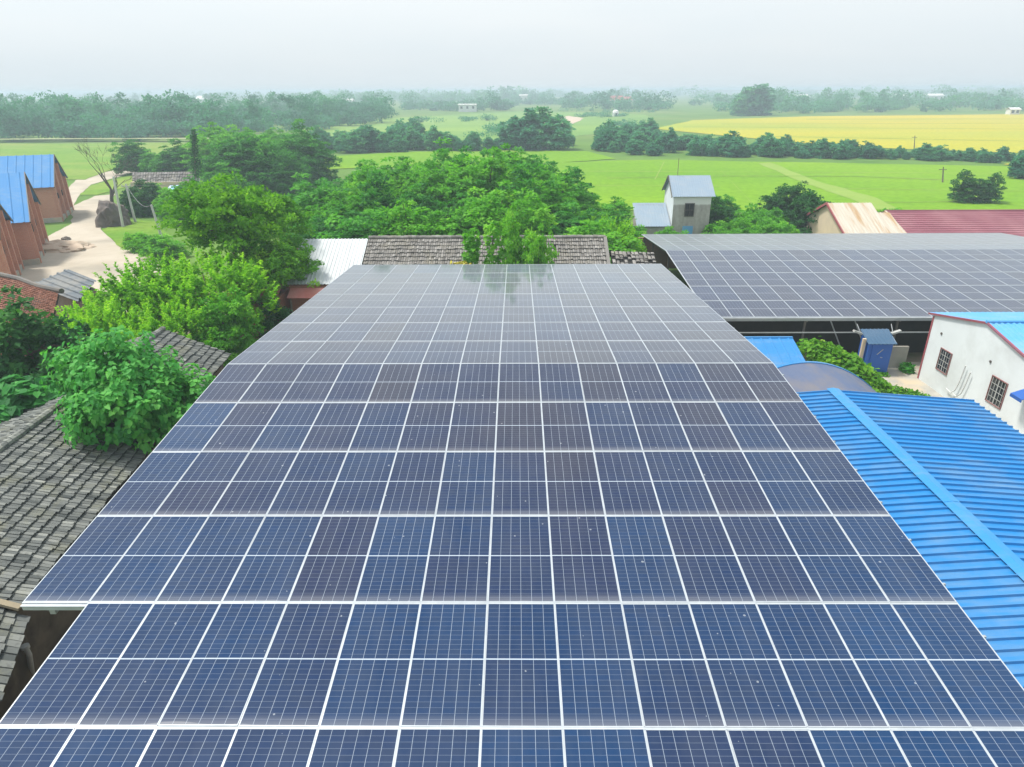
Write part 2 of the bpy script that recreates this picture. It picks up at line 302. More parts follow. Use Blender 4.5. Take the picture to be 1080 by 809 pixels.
# ------------------------------------------------------------------ builders
def tag(o, label=None, cat=None, group=None, kind=None):
    if label: o['label'] = label
    if cat: o['category'] = cat
    if group: o['group'] = group
    if kind: o['kind'] = kind
    return o
def empty(name, loc, label, cat, group=None, rz=0.0):
    o = bpy.data.objects.new(name, None); COL.objects.link(o); o.empty_display_size = 0.3
    o.location = loc; o.rotation_euler = (0, 0, rz); return tag(o, label, cat, group)
def link(name, me, parent=None, loc=None):
    o = bpy.data.objects.new(name, me); COL.objects.link(o)
    if parent is not None: o.parent = parent
    if loc is not None: o.location = loc
    return o
class MB:
    def __init__(s): s.v = []; s.f = []; s.uv = []; s.var = []
    def face(s, pts, var=0.5, uvs=None):
        b = len(s.v); s.v += [tuple(p) for p in pts]; s.f.append(tuple(range(b, b+len(pts))))
        if uvs is None:
            p0 = Vector(pts[0]); e = (Vector(pts[1])-p0)
            n = e.cross(Vector(pts[2])-Vector(pts[1]))
            n = n.normalized() if n.length > 1e-9 else Vector((0,0,1))
            if abs(n.z) > 0.9: a, c = Vector((1,0,0)), Vector((0,1,0))
            else:
                c = Vector((0,0,1)); a = c.cross(n).normalized(); c = n.cross(a)
            uvs = [(Vector(q).dot(a), Vector(q).dot(c)) for q in pts]
        s.uv += uvs; s.var.append(var)
    def box(s, c, size, rot=None, var=0.5):
        hx, hy, hz = size[0]/2, size[1]/2, size[2]/2
        P = [Vector((sx*hx, sy_*hy, sz*hz)) for sz in (-1,1) for sy_ in (-1,1) for sx in (-1,1)]
        if rot is not None: P = [rot @ q for q in P]
        c = Vector(c); P = [c+q for q in P]
        for f in ((0,2,3,1),(4,5,7,6),(0,1,5,4),(1,3,7,5),(3,2,6,7),(2,0,4,6)): s.face([P[i] for i in f], var)
    def bar(s, a, b, w, h=None, up=(0,0,1), var=0.5):     # rectangular bar from a to b
        a, b = Vector(a), Vector(b); d = (b-a); ln = d.length; d.normalize()
        up = Vector(up); x = d.cross(up)
        if x.length < 1e-4: x = d.cross(Vector((1,0,0)))
        x.normalize(); z = x.cross(d)
        rot = Matrix((x, d, z)).transposed()
        s.box((a+b)/2, (w, ln, h or w), rot, var)
    def tube(s, pts, rad, n=8, var=0.5, caps=True):
        pts = [Vector(p) for p in pts]
        if not hasattr(rad, '__len__'): rad = [rad]*len(pts)
        rings = []
        for i, p in enumerate(pts):
            d = (pts[min(i+1, len(pts)-1)] - pts[max(i-1, 0)]).normalized()
            x = d.cross(Vector((0.3,0.1,1)) if abs(d.z) < 0.9 else Vector((1,0.2,0))).normalized(); y = d.cross(x)
            rings.append([p + (x*math.cos(2*math.pi*k/n) + y*math.sin(2*math.pi*k/n))*rad[i] for k in range(n)])
        for a, b in zip(rings, rings[1:]):
            for k in range(n): s.face([a[k], a[(k+1)%n], b[(k+1)%n], b[k]], var)
        if caps: s.face(rings[0][::-1], var); s.face(rings[-1], var)
    def slab(s, quad, th, var=0.5):                        # quad (4 pts, counterclockwise from above) with thickness below
        q = [Vector(p) for p in quad]; n = (q[1]-q[0]).cross(q[3]-q[0]).normalized()
        if n.z < 0: q = q[::-1]; n = -n
        lo = [p - n*th for p in q]
        s.face(q, var); s.face(lo[::-1], var)
        for i in range(4): j = (i+1) % 4; s.face([q[i], lo[i], lo[j], q[j]], var)
    def build(s, name, m, parent=None, smooth=False, weld=False):
        me = bpy.data.meshes.new(name); me.from_pydata(s.v, [], s.f)
        u = me.uv_layers.new(name='UVMap'); u.data.foreach_set('uv', [c for q in s.uv for c in q])
        at = me.attributes.new('leafvar', 'FLOAT', 'FACE'); at.data.foreach_set('value', s.var)
        me.materials.append(m); me.update()
        if weld or smooth:
            bm = bmesh.new(); bm.from_mesh(me); bmesh.ops.remove_doubles(bm, verts=bm.verts, dist=1e-4); bm.to_mesh(me); bm.free()
        if smooth: me.polygons.foreach_set('use_smooth', [True]*len(me.polygons))
        if parent is not None:                             # world coordinates -> parent's frame
            me.transform(parent_matrix(parent).inverted())
        return link(name, me, parent)
def parent_matrix(o):
    mtx = Matrix.Translation(o.location) @ o.rotation_euler.to_matrix().to_4x4()
    return (parent_matrix(o.parent) @ mtx) if o.parent else mtx
def np_mesh(name, V, Fq, var, m):
    me = bpy.data.meshes.new(name)
    nv, nf = len(V), len(Fq); k = Fq.shape[1]
    me.vertices.add(nv); me.vertices.foreach_set('co', V.astype(np.float32).ravel())
    me.loops.add(nf*k); me.loops.foreach_set('vertex_index', Fq.astype(np.int32).ravel())
    me.polygons.add(nf); me.polygons.foreach_set('loop_start', np.arange(0, nf*k, k, dtype=np.int32))
    me.polygons.foreach_set('loop_total', np.full(nf, k, dtype=np.int32))
    at = me.attributes.new('leafvar', 'FLOAT', 'FACE'); at.data.foreach_set('value', var.astype(np.float32))
    me.materials.append(m); me.update(calc_edges=True); me.validate()
    return me
def unit(a): return a/np.maximum(np.linalg.norm(a, axis=-1, keepdims=True), 1e-9)
def leaf_arrays(pos, d, n, ln, wd, heart=False, fold=0.12):
    """leaf blades at pos along d, facing n -> vertices, quads, leaves per quad"""
    d = unit(d); s = unit(np.cross(d, n)); n = unit(np.cross(s, d)); K = len(pos)
    ln = np.broadcast_to(ln, (K,))[:,None]; wd = np.broadcast_to(wd, (K,))[:,None]
    if not heart:
        V = np.stack([pos, pos+d*ln*0.45+s*wd*0.5+n*ln*fold, pos+d*ln, pos+d*ln*0.45-s*wd*0.5+n*ln*fold], 1).reshape(-1,3)
        Q = np.arange(K*4).reshape(K,4); return V, Q, 1
    droop = -n*ln*0.22
    V = np.stack([pos, pos-d*ln*0.05+s*wd*0.36+n*ln*0.06, pos+d*ln*0.36+s*wd*0.52+n*ln*0.09, pos+d*ln+droop,
                  pos+d*ln*0.36-s*wd*0.52+n*ln*0.09, pos-d*ln*0.05-s*wd*0.36+n*ln*0.06], 1).reshape(-1,3)
    b = np.arange(K)[:,None]*6
    Q = np.concatenate([b+np.array([[0,3,2,1]]), b+np.array([[0,5,4,3]])], 1).reshape(-1,4)
    return V, Q, 2
def sphere_dirs(n, rng):
    a = rng.normal(size=(n,3)); return unit(a)
def crown_mesh(name, rng, m, radius, height, base, clumps, per, leaf, clump_r=0.34, up=0.45, top_bias=0.0, heart=False, shoots=0, flat=1.0, lobes=5, wr=0.62, skirt=0, dome=False):
    """a crown: uneven lobes -> clumps on them -> leaves round each clump. Pivot is the trunk's foot."""
    lob = []
    for i in range(lobes):
        a = 2*math.pi*(i+rng.uniform(-.3,.3))/max(lobes-1,1); rr = radius*rng.uniform(0.32,0.62) if i else 0
        hz = base + (height-base)*(rng.uniform(0.30,0.66) if i else 0.60)
        lob.append((rr*math.cos(a), rr*math.sin(a), hz, radius*rng.uniform(0.42,0.62) if i else radius*0.66, (height-base)*(rng.uniform(0.26,0.40) if i else 0.42)))
    if dome:                                             # bushy down to the ground
        lob = []
        for i in range(lobes):
            rr = radius*0.74*math.sqrt((i+0.3)/lobes); a = i*2.4+rng.uniform(-.4,.4); hl = height*(1-0.42*(rr/radius)**2)*rng.uniform(0.72,1.06)
            lob.append((rr*math.cos(a), rr*math.sin(a), hl*0.52, radius*rng.uniform(0.34,0.46), hl*0.50))
    for i in range(skirt):
        a = 2*math.pi*(i+rng.uniform(-.3,.3))/skirt
        lob.append((radius*0.5*math.cos(a), radius*0.5*math.sin(a), height*0.24, radius*rng.uniform(0.45,0.58), height*0.27))
    lobes += skirt
    C = []; D = []; per_l = max(clumps//lobes, 1)
    for (x, y, z, r_, h_) in lob:
        dd = sphere_dirs(per_l, rng); 
        if dome:
            low = dd[:,2] < 0; hor = unit(np.stack([dd[:,0],dd[:,1],np.zeros(per_l)],1)); dd = np.where(low[:,None], hor*0.97+np.array([0,0,1.0])*dd[:,2:3], dd)
        else:
            dd[:,2] = np.where(dd[:,2] < -0.35, -dd[:,2]*0.6, dd[:,2]); dd = unit(dd)
        k = rng.uniform(0.70, 1.08, (per_l,1))
        C.append(np.array([x,y,z]) + dd*k*np.array([r_, r_, h_])); D.append(dd)
    C = np.concatenate(C); D = np.concatenate(D); K = len(C)
    cvar = np.clip(rng.normal(0.42, 0.17, K), 0, 1)
    cr_ = radius*clump_r*rng.uniform(0.55, 1.15, K)
    if shoots:                                           # upright feathery shoots
        t = rng.uniform(0.05, 1, (K, per)); sd_ = unit(D*0.55 + np.array([0,0,0.95]) + rng.normal(0,0.22,(K,3)))
        ln = radius*shoots*rng.uniform(0.6,1.3,(K,1))
        P = C[:,None,:] + sd_[:,None,:]*(t*ln)[...,None]
        side = unit(rng.normal(size=(K,per,3))*np.array([1,1,0.35]))
        dirs = side*(1.05-0.5*t)[...,None] + sd_[:,None,:]*0.55
        nor = np.broadcast_to(np.array([0,0,1.0]), dirs.shape) + rng.normal(0,0.4,dirs.shape)
        size = leaf*(1.1-0.55*t)*rng.uniform(0.7,1.3,(K,per))
        var = np.clip(cvar[:,None] + 0.30*(t-0.4) + rng.normal(0,0.09,(K,per)), 0, 1)
    elif heart:                                          # whorls of big drooping leaves at the branch tips
        ang = rng.uniform(0, 2*math.pi, (K,per)); el_ = rng.uniform(-0.55, 0.55, (K,per))
        ax = unit(D + np.array([0,0,0.55])); tx = unit(np.cross(ax, np.array([0.2,0.9,0.1]))); ty = np.cross(ax, tx)
        out = tx[:,None,:]*np.cos(ang)[...,None] + ty[:,None,:]*np.sin(ang)[...,None]
        dirs = out + ax[:,None,:]*el_[...,None] - np.array([0,0,0.30])
        P = C[:,None,:] + out*(cr_[:,None]*rng.uniform(0.1,0.8,(K,per)))[...,None] + ax[:,None,:]*(cr_[:,None]*rng.uniform(-0.6,0.5,(K,per)))[...,None]
        nor = ax[:,None,:] + np.array([0,0,0.7]) + rng.normal(0,0.25,dirs.shape)
        size = leaf*rng.uniform(0.65,1.25,(K,per))
        var = np.clip(cvar[:,None] + rng.normal(0,0.13,(K,per)), 0, 1)
    else:
        o = sphere_dirs(K*per, rng).reshape(K,per,3); o[...,2] = np.abs(o[...,2])*0.9 - 0.25
        P = C[:,None,:] + o*(cr_[:,None]*rng.uniform(0.45,1.0,(K,per)))[...,None]*np.array([1,1,0.75])
        dirs = rng.normal(size=(K,per,3))*np.array([1,1,0.5]) + o*0.8
        nor = o*0.8 + D[:,None,:]*0.5 + np.array([0,0,up]) + rng.normal(0,0.35,o.shape)
        size = leaf*rng.uniform(0.6,1.35,(K,per))
        var = np.clip(cvar[:,None] + rng.normal(0,0.11,(K,per)), 0, 1)
    P = P.reshape(-1,3); dirs = dirs.reshape(-1,3); nor = nor.reshape(-1,3); size = size.ravel(); var = var.ravel()
    V, Q, k = leaf_arrays(P, dirs, nor, size, size*(0.85 if heart else wr), heart)
    return np_mesh(name, V, Q, np.repeat(var, k), m), C
def trunk_mesh(name, height, r0, tips, lean=(0,0), nlimb=9, m=None, rng=None):
    b = MB(); top = Vector((lean[0], lean[1], height*0.62))
    b.tube([(0,0,-0.1), Vector((lean[0]*0.3, lean[1]*0.3, height*0.22)), Vector((lean[0]*0.8, lean[1]*0.7, height*0.45)), top], [r0*1.25, r0, r0*0.78, r0*0.5], 8)
    idx = rng.choice(len(tips), min(nlimb, len(tips)), replace=False)
    for i in idx:
        tp = Vector(tips[i]); s0 = Vector((lean[0]*0.6, lean[1]*0.6, height*rng.uniform(0.25,0.55)))
        md = s0.lerp(tp, 0.5) + Vector((rng.uniform(-.1,.1)*height*.3, rng.uniform(-.1,.1)*height*.3, 0.05*height))
        b.tube([s0, md, tp], [r0*0.5, r0*0.3, r0*0.1], 6)
    return b.build_mesh(name, m)
def _bm(self, name, m):
    o = self.build(name, m); me = o.data; bpy.data.objects.remove(o); return me
MB.build_mesh = _bm
KIND = {}
def make_kind(key, lm, seeds, radius, height, base, clumps, per, leaf, trunk_r=0.14, **kw):
    KIND[key] = []
    for s_ in seeds:
        rng = np.random.default_rng(s_)
        cm, tips = crown_mesh('crown', rng, L[lm], radius, height, base, clumps, per, leaf, **kw)
        tm = trunk_mesh('trunk', height, trunk_r, tips, m=M['bark'], rng=rng, lean=(rng.uniform(-.3,.3), rng.uniform(-.3,.3)))
        KIND[key].append((cm, tm, height))
def plant(name, key, x, y, h, label, cat, group=None, z=0.0, wide=1.0, i=None, rz=None):
    lst = KIND[key]; cm, tm, H0 = lst[random.randrange(len(lst)) if i is None else i]
    o = empty(name, (x, y, z), label, cat, group, random.uniform(0, 6.28) if rz is None else rz)
    s_ = h/H0; o.scale = (s_*wide, s_*wide, s_)
    link('trunk', tm, o); link('crown', cm, o); return o
# roofs -----------------------------------------------------------------
def lerp4(P, s_, t_):      # P = ridge0, ridge1, eave1, eave0 ; s along the ridge, t down the slope
    return (P[0].lerp(P[1], s_)).lerp(P[3].lerp(P[2], s_), t_)
def tile_roof(P, course, tw, m, parent, name='roof', rough=1.0, holes=None, seed=1):
    P = [Vector(p) for p in P]; rng = random.Random(seed)
    n = (P[1]-P[0]).cross(P[3]-P[0]).normalized()
    if n.z < 0: n = -n
    ls, lt = (P[1]-P[0]).length, (P[3]-P[0]).length
    ns, nt_ = max(int(ls/tw),1), max(int(lt/course),1)
    b = MB()
    for j in range(nt_):
        ph = rng.uniform(0, 6)
        for i in range(ns):
            if holes and holes(i/ns, j/nt_, rng): continue
            w = (0.10*math.sin(i*0.21+ph) + rng.uniform(-.10,.10))*rough
            t0 = max(0, (j-0.10)/nt_); t1 = min(1.03, (j+1.12+w*0.8)/nt_)
            g = 0.05 + rng.uniform(0,.07)*rough
            s0, s1 = (i+g)/ns, (i+1-g*0.4)/ns
            hu = 0.012 + rng.uniform(0,.008); hl = 0.08 + rng.uniform(-.02,.025)*rough
            a, c, d, e = lerp4(P,s0,t0)+n*hu, lerp4(P,s1,t0)+n*hu, lerp4(P,s1,t1)+n*hl, lerp4(P,s0,t1)+n*hl
            k = (d-a)*0.0; v = min(1, max(0, rng.gauss(0.5, 0.2)))
            mid0, mid1 = (a+c)/2 + n*0.02, (e+d)/2 + n*0.022      # slightly arched tile
            b.face([a, e, mid1, mid0], v); b.face([mid0, mid1, d, c], v)
            lo = n*0.045
            b.face([e, e-lo, d-lo, d, mid1], v); b.face([a, a-lo*0.2, e-lo, e], v); b.face([c, d, d-lo, c-lo*0.2], v)
    o = b.build(name, m, parent)
    u = MB(); u.slab([P[0], P[1], P[2], P[3]], 0.10); un = u.build('underlay', M['under'], parent)
    return o
def corrugated(P, pitch, rib, m, parent, name='roof', th=0.006, top=0.30, side=0.09):
    P = [Vector(p) for p in P]
    n = (P[1]-P[0]).cross(P[3]-P[0]).normalized()
    if n.z < 0: n = -n
    ln = (P[1]-P[0]).length; k = max(int(round(ln/pitch)), 1)
    prof = [(0,0),(0.5-top/2-side,0),(0.5-top/2,rib),(0.5+top/2,rib),(0.5+top/2+side,0)]
    S = [((i+a)/k, h) for i in range(k) for a, h in prof] + [(1.0, 0)]
    b = MB()
    for (s0, h0), (s1, h1) in zip(S, S[1:]):
        a, c = lerp4(P,s0,0)+n*h0, lerp4(P,s1,0)+n*h1; d, e = lerp4(P,s1,1)+n*h1, lerp4(P,s0,1)+n*h0
        b.face([a, e, d, c])
        lo = -n*th
        b.face([a+lo, c+lo, d+lo, e+lo]); b.face([e, e+lo, d+lo, d]); b.face([a, c, c+lo, a+lo])
    return b.build(name, m, parent)
def walls(P, z0, z1, m, parent, name='wall', th=0.2):         # closed ring of walls round plan polygon P (counterclockwise), thick
    b = MB(); k = len(P); C = sum((Vector((p[0],p[1],0)) for p in P), Vector())/k
    for i in range(k):
        a, c = Vector((P[i][0],P[i][1],0)), Vector((P[(i+1)%k][0],P[(i+1)%k][1],0))
        ai, ci = a + (C-a).normalized()*th*1.4, c + (C-c).normalized()*th*1.4
        h0 = z1 if not hasattr(z1,'__len__') else z1[i]; h1 = z1 if not hasattr(z1,'__len__') else z1[(i+1)%k]
        q = lambda p, z: Vector((p.x,p.y,z))
        b.face([q(a,z0), q(c,z0), q(c,h1), q(a,h0)]); b.face([q(ci,z0), q(ai,z0), q(ai,h0), q(ci,h1)])
        b.face([q(a,h0), q(c,h1), q(ci,h1), q(ai,h0)])
    return b.build(name, m, parent)
ORD = ['zeroth','first','second','third','fourth','fifth','sixth','seventh','eighth','ninth','tenth','eleventh','twelfth','thirteenth','fourteenth','fifteenth','sixteenth','seventeenth','eighteenth','nineteenth','twentieth','twenty-first','twenty-second']
# ================================================================== SETTING
def sheet(name, pts, m, z, kind='structure', label=None):
    me = bpy.data.meshes.new(name); me.from_pydata([(p[0],p[1],z) for p in pts], [], [tuple(range(len(pts)))])
    me.materials.append(m); me.update()
    if me.polygons[0].normal.z < 0: me.flip_normals()
    o = link(name, me); o['kind'] = kind; return o
def jag(pts, n=6, amp=0.02, seed=3):     # subdivide an outline and make it irregular
    rg = random.Random(seed); out = []
    for i in range(len(pts)):
        a, b = Vector(pts[i][:2]), Vector(pts[(i+1)%len(pts)][:2]); d = b-a; nn = Vector((-d.y, d.x))
        for k in range(n):
            out.append(a + d*(k/n) + nn*(rg.uniform(-amp,amp) if k else 0))
    return out
def field(name, px, m, z, seed=1, amp=0.012): return sheet(name, jag([G(x,y) for x,y in px], 6, amp, seed), m, z)
sheet('ground', [(-9000,-400),(9000,-400),(9000,14000),(-9000,14000)], M['ground'], 0.0)
field('rice_field', [(566,173),(640,170),(700,169),(790,171),(1080,176),(1240,179),(1240,224),(900,223),(560,222)], M['rice'], 0.10, 2)
field('rice_field', [(318,180),(338,166),(420,161),(540,159),(620,160),(650,168),(560,174),(430,176)], M['rice'], 0.10, 3)
field('ripe_field', [(688,136),(730,127),(850,123),(1080,120.5),(1300,121),(1300,172),(1080,162),(900,155.5),(760,143)], M['ripe'], 0.12, 4)
field('ripe_field', [(1058,174),(1085,170),(1240,176),(1240,180),(1100,179)], M['ripe'], 0.15, 5)
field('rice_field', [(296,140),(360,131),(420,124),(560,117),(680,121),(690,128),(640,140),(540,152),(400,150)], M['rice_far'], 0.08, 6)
field('bare_field', [(570,131),(574,125),(600,122.5),(616,125),(604,131)], M['bare'], 0.14, 7)
field('meadow', [(-200,188),(-100,151),(60,152),(190,151),(250,158),(190,176),(120,178),(90,190)], M['lawn'], 0.08, 8)
M['pale_track'] = mat('pale track', (0.36,0.38,0.22), (0.30,0.34,0.17), 0.3, 0.95, spec=0.1)
field('embankment_road', [(-200,151.6),(0,150.6),(120,149.9),(240,149.6),(240,148.6),(120,148.9),(0,149.5),(-200,150.4)], M['pale_track'], 0.9, 9, 0.002)
field('field_track', [(800,173),(812,172),(862,192),(925,210),(948,222),(925,222),(880,205),(838,190)], M['track'], 0.13, 10)
field('field_track', [(640,189),(760,186.6),(900,187),(1000,191),(1000,190.3),(900,186.4),(760,186),(640,188.3)], M['lawn'], 0.14, 11, 0.002)
for i_, (xa_, ya_, xb_, yb_) in enumerate(((600,181,1100,183.5),(560,196,760,197),(860,199,1120,203),(930,214.5,1040,213),(760,180.5,800,223),(700,171,690,190))):
    w_ = 0.35 if abs(xb_-xa_) > 60 else 0.5
    field('paddy_bund', [(xa_,ya_),(xb_,yb_),(xb_+(0 if w_ < .4 else 1.2),yb_+w_),(xa_+(0 if w_ < .4 else 1.0),ya_+w_)], M['track'], 0.125+0.004*i_, 20+i_, 0.001)
for i_, (xa_, ya_, xb_, yb_) in enumerate(((760,131,1150,130),(720,134,1150,137),(850,126,1150,125.5),(800,144,1120,150))):
    field('paddy_bund', [(xa_,ya_),(xb_,yb_),(xb_,yb_+.3),(xa_,ya_+.3)], M['lawn'], 0.15+0.004*i_, 40+i_, 0.001)
field('dirt_yard', [(-40,345),(10,300),(50,250),(76,236),(76,218),(100,207),(122,205),(112,226),(106,242),(128,262),(160,272),(176,290),(150,330),(120,380)], M['dirt'], 0.05, 12)
field('dirt_road', [(66,206),(80,190),(110,182),(140,176),(200,152),(215,152),(150,181),(120,188),(96,195),(84,206),(76,220)], M['dirt'], 0.04, 13, 0.006)
field('grass_verge', [(108,243),(130,232),(165,234),(182,252),(172,262),(150,256),(128,262)], M['lawn'], 0.07, 14)
field('grass_verge', [(84,206),(96,196),(124,189),(150,182),(160,190),(125,200),(102,206)], M['lawn'], 0.065, 15)
sheet('soil', [(-26,2),(26,2),(26,48),(-26,48)], M['soil'], 0.02)
sheet('concrete_yard', [(8.5,16),(26,16),(26,33.4),(8.5,33.4)], M['concrete'], 0.04)
# ================================================================== MAIN ARRAY
W, LP = 1.15, 2.3271
RIDGE_Y, RIDGE_Z, X0 = 18.2795, CAM_H-7.3804, -0.5175
S1, S2 = 0.0743, -0.0598
PW, PL = 1.136, 2.299
def panel_meshes(glass_m, fw=0.010):
    fr = MB(); th = 0.035
    for x in (-PW/2+fw/2, PW/2-fw/2): fr.box((x,0,-th/2), (fw, PL-2*fw-0.0004, th))
    for y in (-PL/2+fw/2+0.004, PL/2-fw/2-0.004): fr.box((0,y,-th/2), (PW, fw+0.006, th))
    fm = fr.build_mesh('frame', M['alu'])
    g = MB(); hx, hy = PW/2-fw, PL/2-fw-0.0065; z = -0.003
    g.face([(-hx,-hy,z),(hx,-hy,z),(hx,hy,z),(-hx,hy,z)], 0.5, [(0,0),(1,0),(1,1),(0,1)])
    zz = -0.009; g.face([(-hx,hy,zz),(hx,hy,zz),(hx,-hy,zz),(-hx,-hy,zz)], 0.5, [(0,0)]*4)
    return fm, g.build_mesh('glass', glass_m)
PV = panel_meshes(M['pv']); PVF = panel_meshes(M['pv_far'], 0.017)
prng = random.Random(21)
def put_panel(meshes, x, y, z, slope, flip, label, group, row_tone=0.5):
    o = empty('solar_panel', (x+prng.gauss(0,.0015), y+prng.gauss(0,.003), z+prng.uniform(-.002,.002)), label, 'solar panel', group)
    o.rotation_euler = (slope + R(prng.gauss(0,0.10)), R(prng.gauss(0,0.08)), 0)
    if flip: o.rotation_euler = (-slope + R(prng.gauss(0,0.10)), R(prng.gauss(0,0.08)), math.pi)
    link('frame', meshes[0], o); g_ = link('glass', meshes[1], o); g_.color = (row_tone, row_tone, row_tone, 1)
    return o
def main_point(k, j):
    s_ = S1 if j < 0 else S2
    return Vector((X0 + k*W, RIDGE_Y + j*LP*math.cos(s_), RIDGE_Z + j*LP*math.sin(s_)))
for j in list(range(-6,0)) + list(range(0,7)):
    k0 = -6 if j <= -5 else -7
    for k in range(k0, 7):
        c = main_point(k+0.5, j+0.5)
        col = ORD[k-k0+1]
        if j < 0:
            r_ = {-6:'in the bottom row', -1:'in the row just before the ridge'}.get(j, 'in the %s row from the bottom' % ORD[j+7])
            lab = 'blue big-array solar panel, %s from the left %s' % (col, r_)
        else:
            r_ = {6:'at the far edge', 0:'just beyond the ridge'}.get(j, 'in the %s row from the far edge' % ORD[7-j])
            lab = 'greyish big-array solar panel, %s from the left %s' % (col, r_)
        put_panel(PV, c.x, c.y, c.z, S1 if j < 0 else S2, j >= 0, lab, 'solar panels of the big array', {-6:.28,-5:.32,-4:.52,-3:.60,-2:.64,-1:.72}.get(j, .80) + prng.choice((0,0,0,-.10,.05)))  # last argument: grey of the reflected sky baked in by row, plus random variation
# canopy that carries them
can = empty('steel_canopy', (0, RIDGE_Y, 0), 'galvanised steel canopy under the big solar array, rails showing at its right edge', 'canopy')
def rail(a, b, w, h, name, m=M['alu']):
    q = MB(); q.bar(a, b, w, h); return q.build(name, m, can)
for j in range(-6, 8):                     # flat gutter strips under the row joints
    s_ = S1 if j < 0 else S2
    k0 = -6 if j < -4 else -7
    p0, p1 = main_point(k0, j), main_point(7, j)
    rail(p0+Vector((0,0,-0.030)), p1+Vector((0,0,-0.030)), 0.15, 0.012, 'joint_strip')
    rail(p0+Vector((0,0,-0.010)), p1+Vector((0,0,-0.010)), 0.026, 0.012, 'joint_cap')
for k in range(-7, 8):
    jn = -6 if k > -7 else -4
    a, rdg, b_ = main_point(k, jn), main_point(k, -0.0001), main_point(k, 7)
    q = MB(); dz = Vector((0,0,-0.016)); q.bar(a+dz, rdg+dz, 0.011, 0.020); q.bar(rdg+dz+Vector((0,0.001,0)), b_+dz, 0.011, 0.020); q.build('joint_rail', M['alu'], can)
for j in range(-6, 7):
    for fr_ in (0.22, 0.72):
        k0 = -6 if j <= -5 else -7
        p0, p1 = main_point(k0, j+fr_), main_point(7, j+fr_)
        rail(p0+Vector((-0.03,0,-0.085)), p1+Vector((0.09,0,-0.085)), 0.045, 0.06, 'purlin', M['steel'])
for k in (-6.6, -2.2, 2.2, 6.6):
    jn = -6 if k > -6 else -4
    a, rdg, b_ = main_point(k, jn), main_point(k, -0.0001), main_point(k, 7)
    q = MB(); dz = Vector((0,0,-0.20)); q.bar(a+dz, rdg+dz, 0.10, 0.14); q.bar(rdg+dz, b_+dz, 0.10, 0.14); q.build('rafter', M['steel'], can)
    for j in (-3.6, 0, 3.4, 6.8):
        p = main_point(k, j); q = MB(); q.box((p.x, p.y, (p.z-0.28)/2), (0.12,0.12,p.z-0.28)); q.build('post', M['steel'], can)
q = MB(); a = main_point(-7,-4); b_ = main_point(-6,-4)
q.bar(a+Vector((0,-0.02,-0.09)), b_+Vector((-0.02,-0.02,-0.09)), 0.05, 0.09); q.build('edge_beam', M['alu'], can)
# ================================================================== RIGHT ARRAY
RA_Y, RA_Z, RS = 44.8, CAM_H-9.92, 0.080
RA_X = A(702.5, 264.6, RA_Y).x
def ra_point(k, j):
    return Vector((RA_X + k*W, RA_Y + j*LP*math.cos(RS), RA_Z - abs(j)*LP*math.sin(RS)))
count = 0
for j in range(-5, 0):
    for k in range(0, 22):
        c = ra_point(k+0.5, j+0.5)
        u_, v_, d_ = w2c(c.x, c.y, c.z-CAM_H); px = 540+F*u_/d_
        if px > 1100: continue
        r_ = {-5:'along the front eave', -1:'along the ridge'}.get(j, 'in the %s row from the eave' % ORD[j+6])
        put_panel(PVF, c.x, c.y, c.z, RS, False, 'right-array solar panel, %s from its left end %s' % (ORD[k+1], r_), 'solar panels of the array at right'); count += 1
for k in range(0, 22):
    c = ra_point(k+0.5, 0.5)
    put_panel(PVF, c.x, c.y, c.z, -RS, True, 'pale panel just over the right array ridge, %s from its left end' % ORD[k+1], 'solar panels of the array at right')
def merged_panels(rows, k0, k1):
    V = []; Fc = []; UV = []; mi = []
    for j in rows:
        for k in range(k0, k1):
            c = ra_point(k+0.5, j+0.5)
            mt = Matrix.Translation(c) @ Matrix.Rotation(math.pi, 4, 'Z') @ Matrix.Rotation(RS, 4, 'X') if j >= 0 else Matrix.Translation(c) @ Matrix.Rotation(RS, 4, 'X')
            for q_, me in enumerate(PVF):
                b0 = len(V); V += [tuple(mt @ v.co) for v in me.vertices]
                ul = me.uv_layers[0].data
                for p in me.polygons:
                    Fc.append(tuple(b0+i for i in p.vertices)); mi.append(q_)
                    UV += [tuple(ul[li].uv) for li in p.loop_indices]
    me = bpy.data.meshes.new('solar_panels'); me.from_pydata(V, [], Fc)
    u = me.uv_layers.new(name='UVMap'); u.data.foreach_set('uv', [c for q in UV for c in q])
    me.materials.append(M['alu']); me.materials.append(M['pv_far']); me.polygons.foreach_set('material_index', mi); me.update()
    return link('solar_panels', me)
mp_ = merged_panels((1,2,3), 0, 25); mp_['kind'] = 'stuff'
tag(mp_, 'pale far slope of the right solar array behind its ridge', 'solar panels')
rc = empty('steel_canopy', (RA_X+11, RA_Y, 0), 'open steel carport with dark interior under the right solar array', 'canopy')
for j in range(-5, 5):
    q = MB(); q.bar(ra_point(0,j)+Vector((0,0,-0.034)), ra_point(25,j)+Vector((0,0,-0.034)), 0.12, 0.014); q.build('joint_strip', M['alu'], rc)
for k in range(0, 26):
    q = MB(); q.bar(ra_point(k,-5)+Vector((0,0,-0.03)), ra_point(k,-0.0001)+Vector((0,0,-0.03)), 0.06, 0.01); q.bar(ra_point(k,0.0001)+Vector((0,0,-0.03)), ra_point(k,4)+Vector((0,0,-0.03)), 0.06, 0.01)
    q.build('joint_rail', M['alu'], rc)
q = MB(); e0, e1 = ra_point(-0.1,-5.02), ra_point(25,-5.02); q.bar(e0+Vector((0,-0.03,-0.10)), e1+Vector((0,-0.03,-0.10)), 0.10, 0.16); q.build('eave_beam', M['steel'], rc)
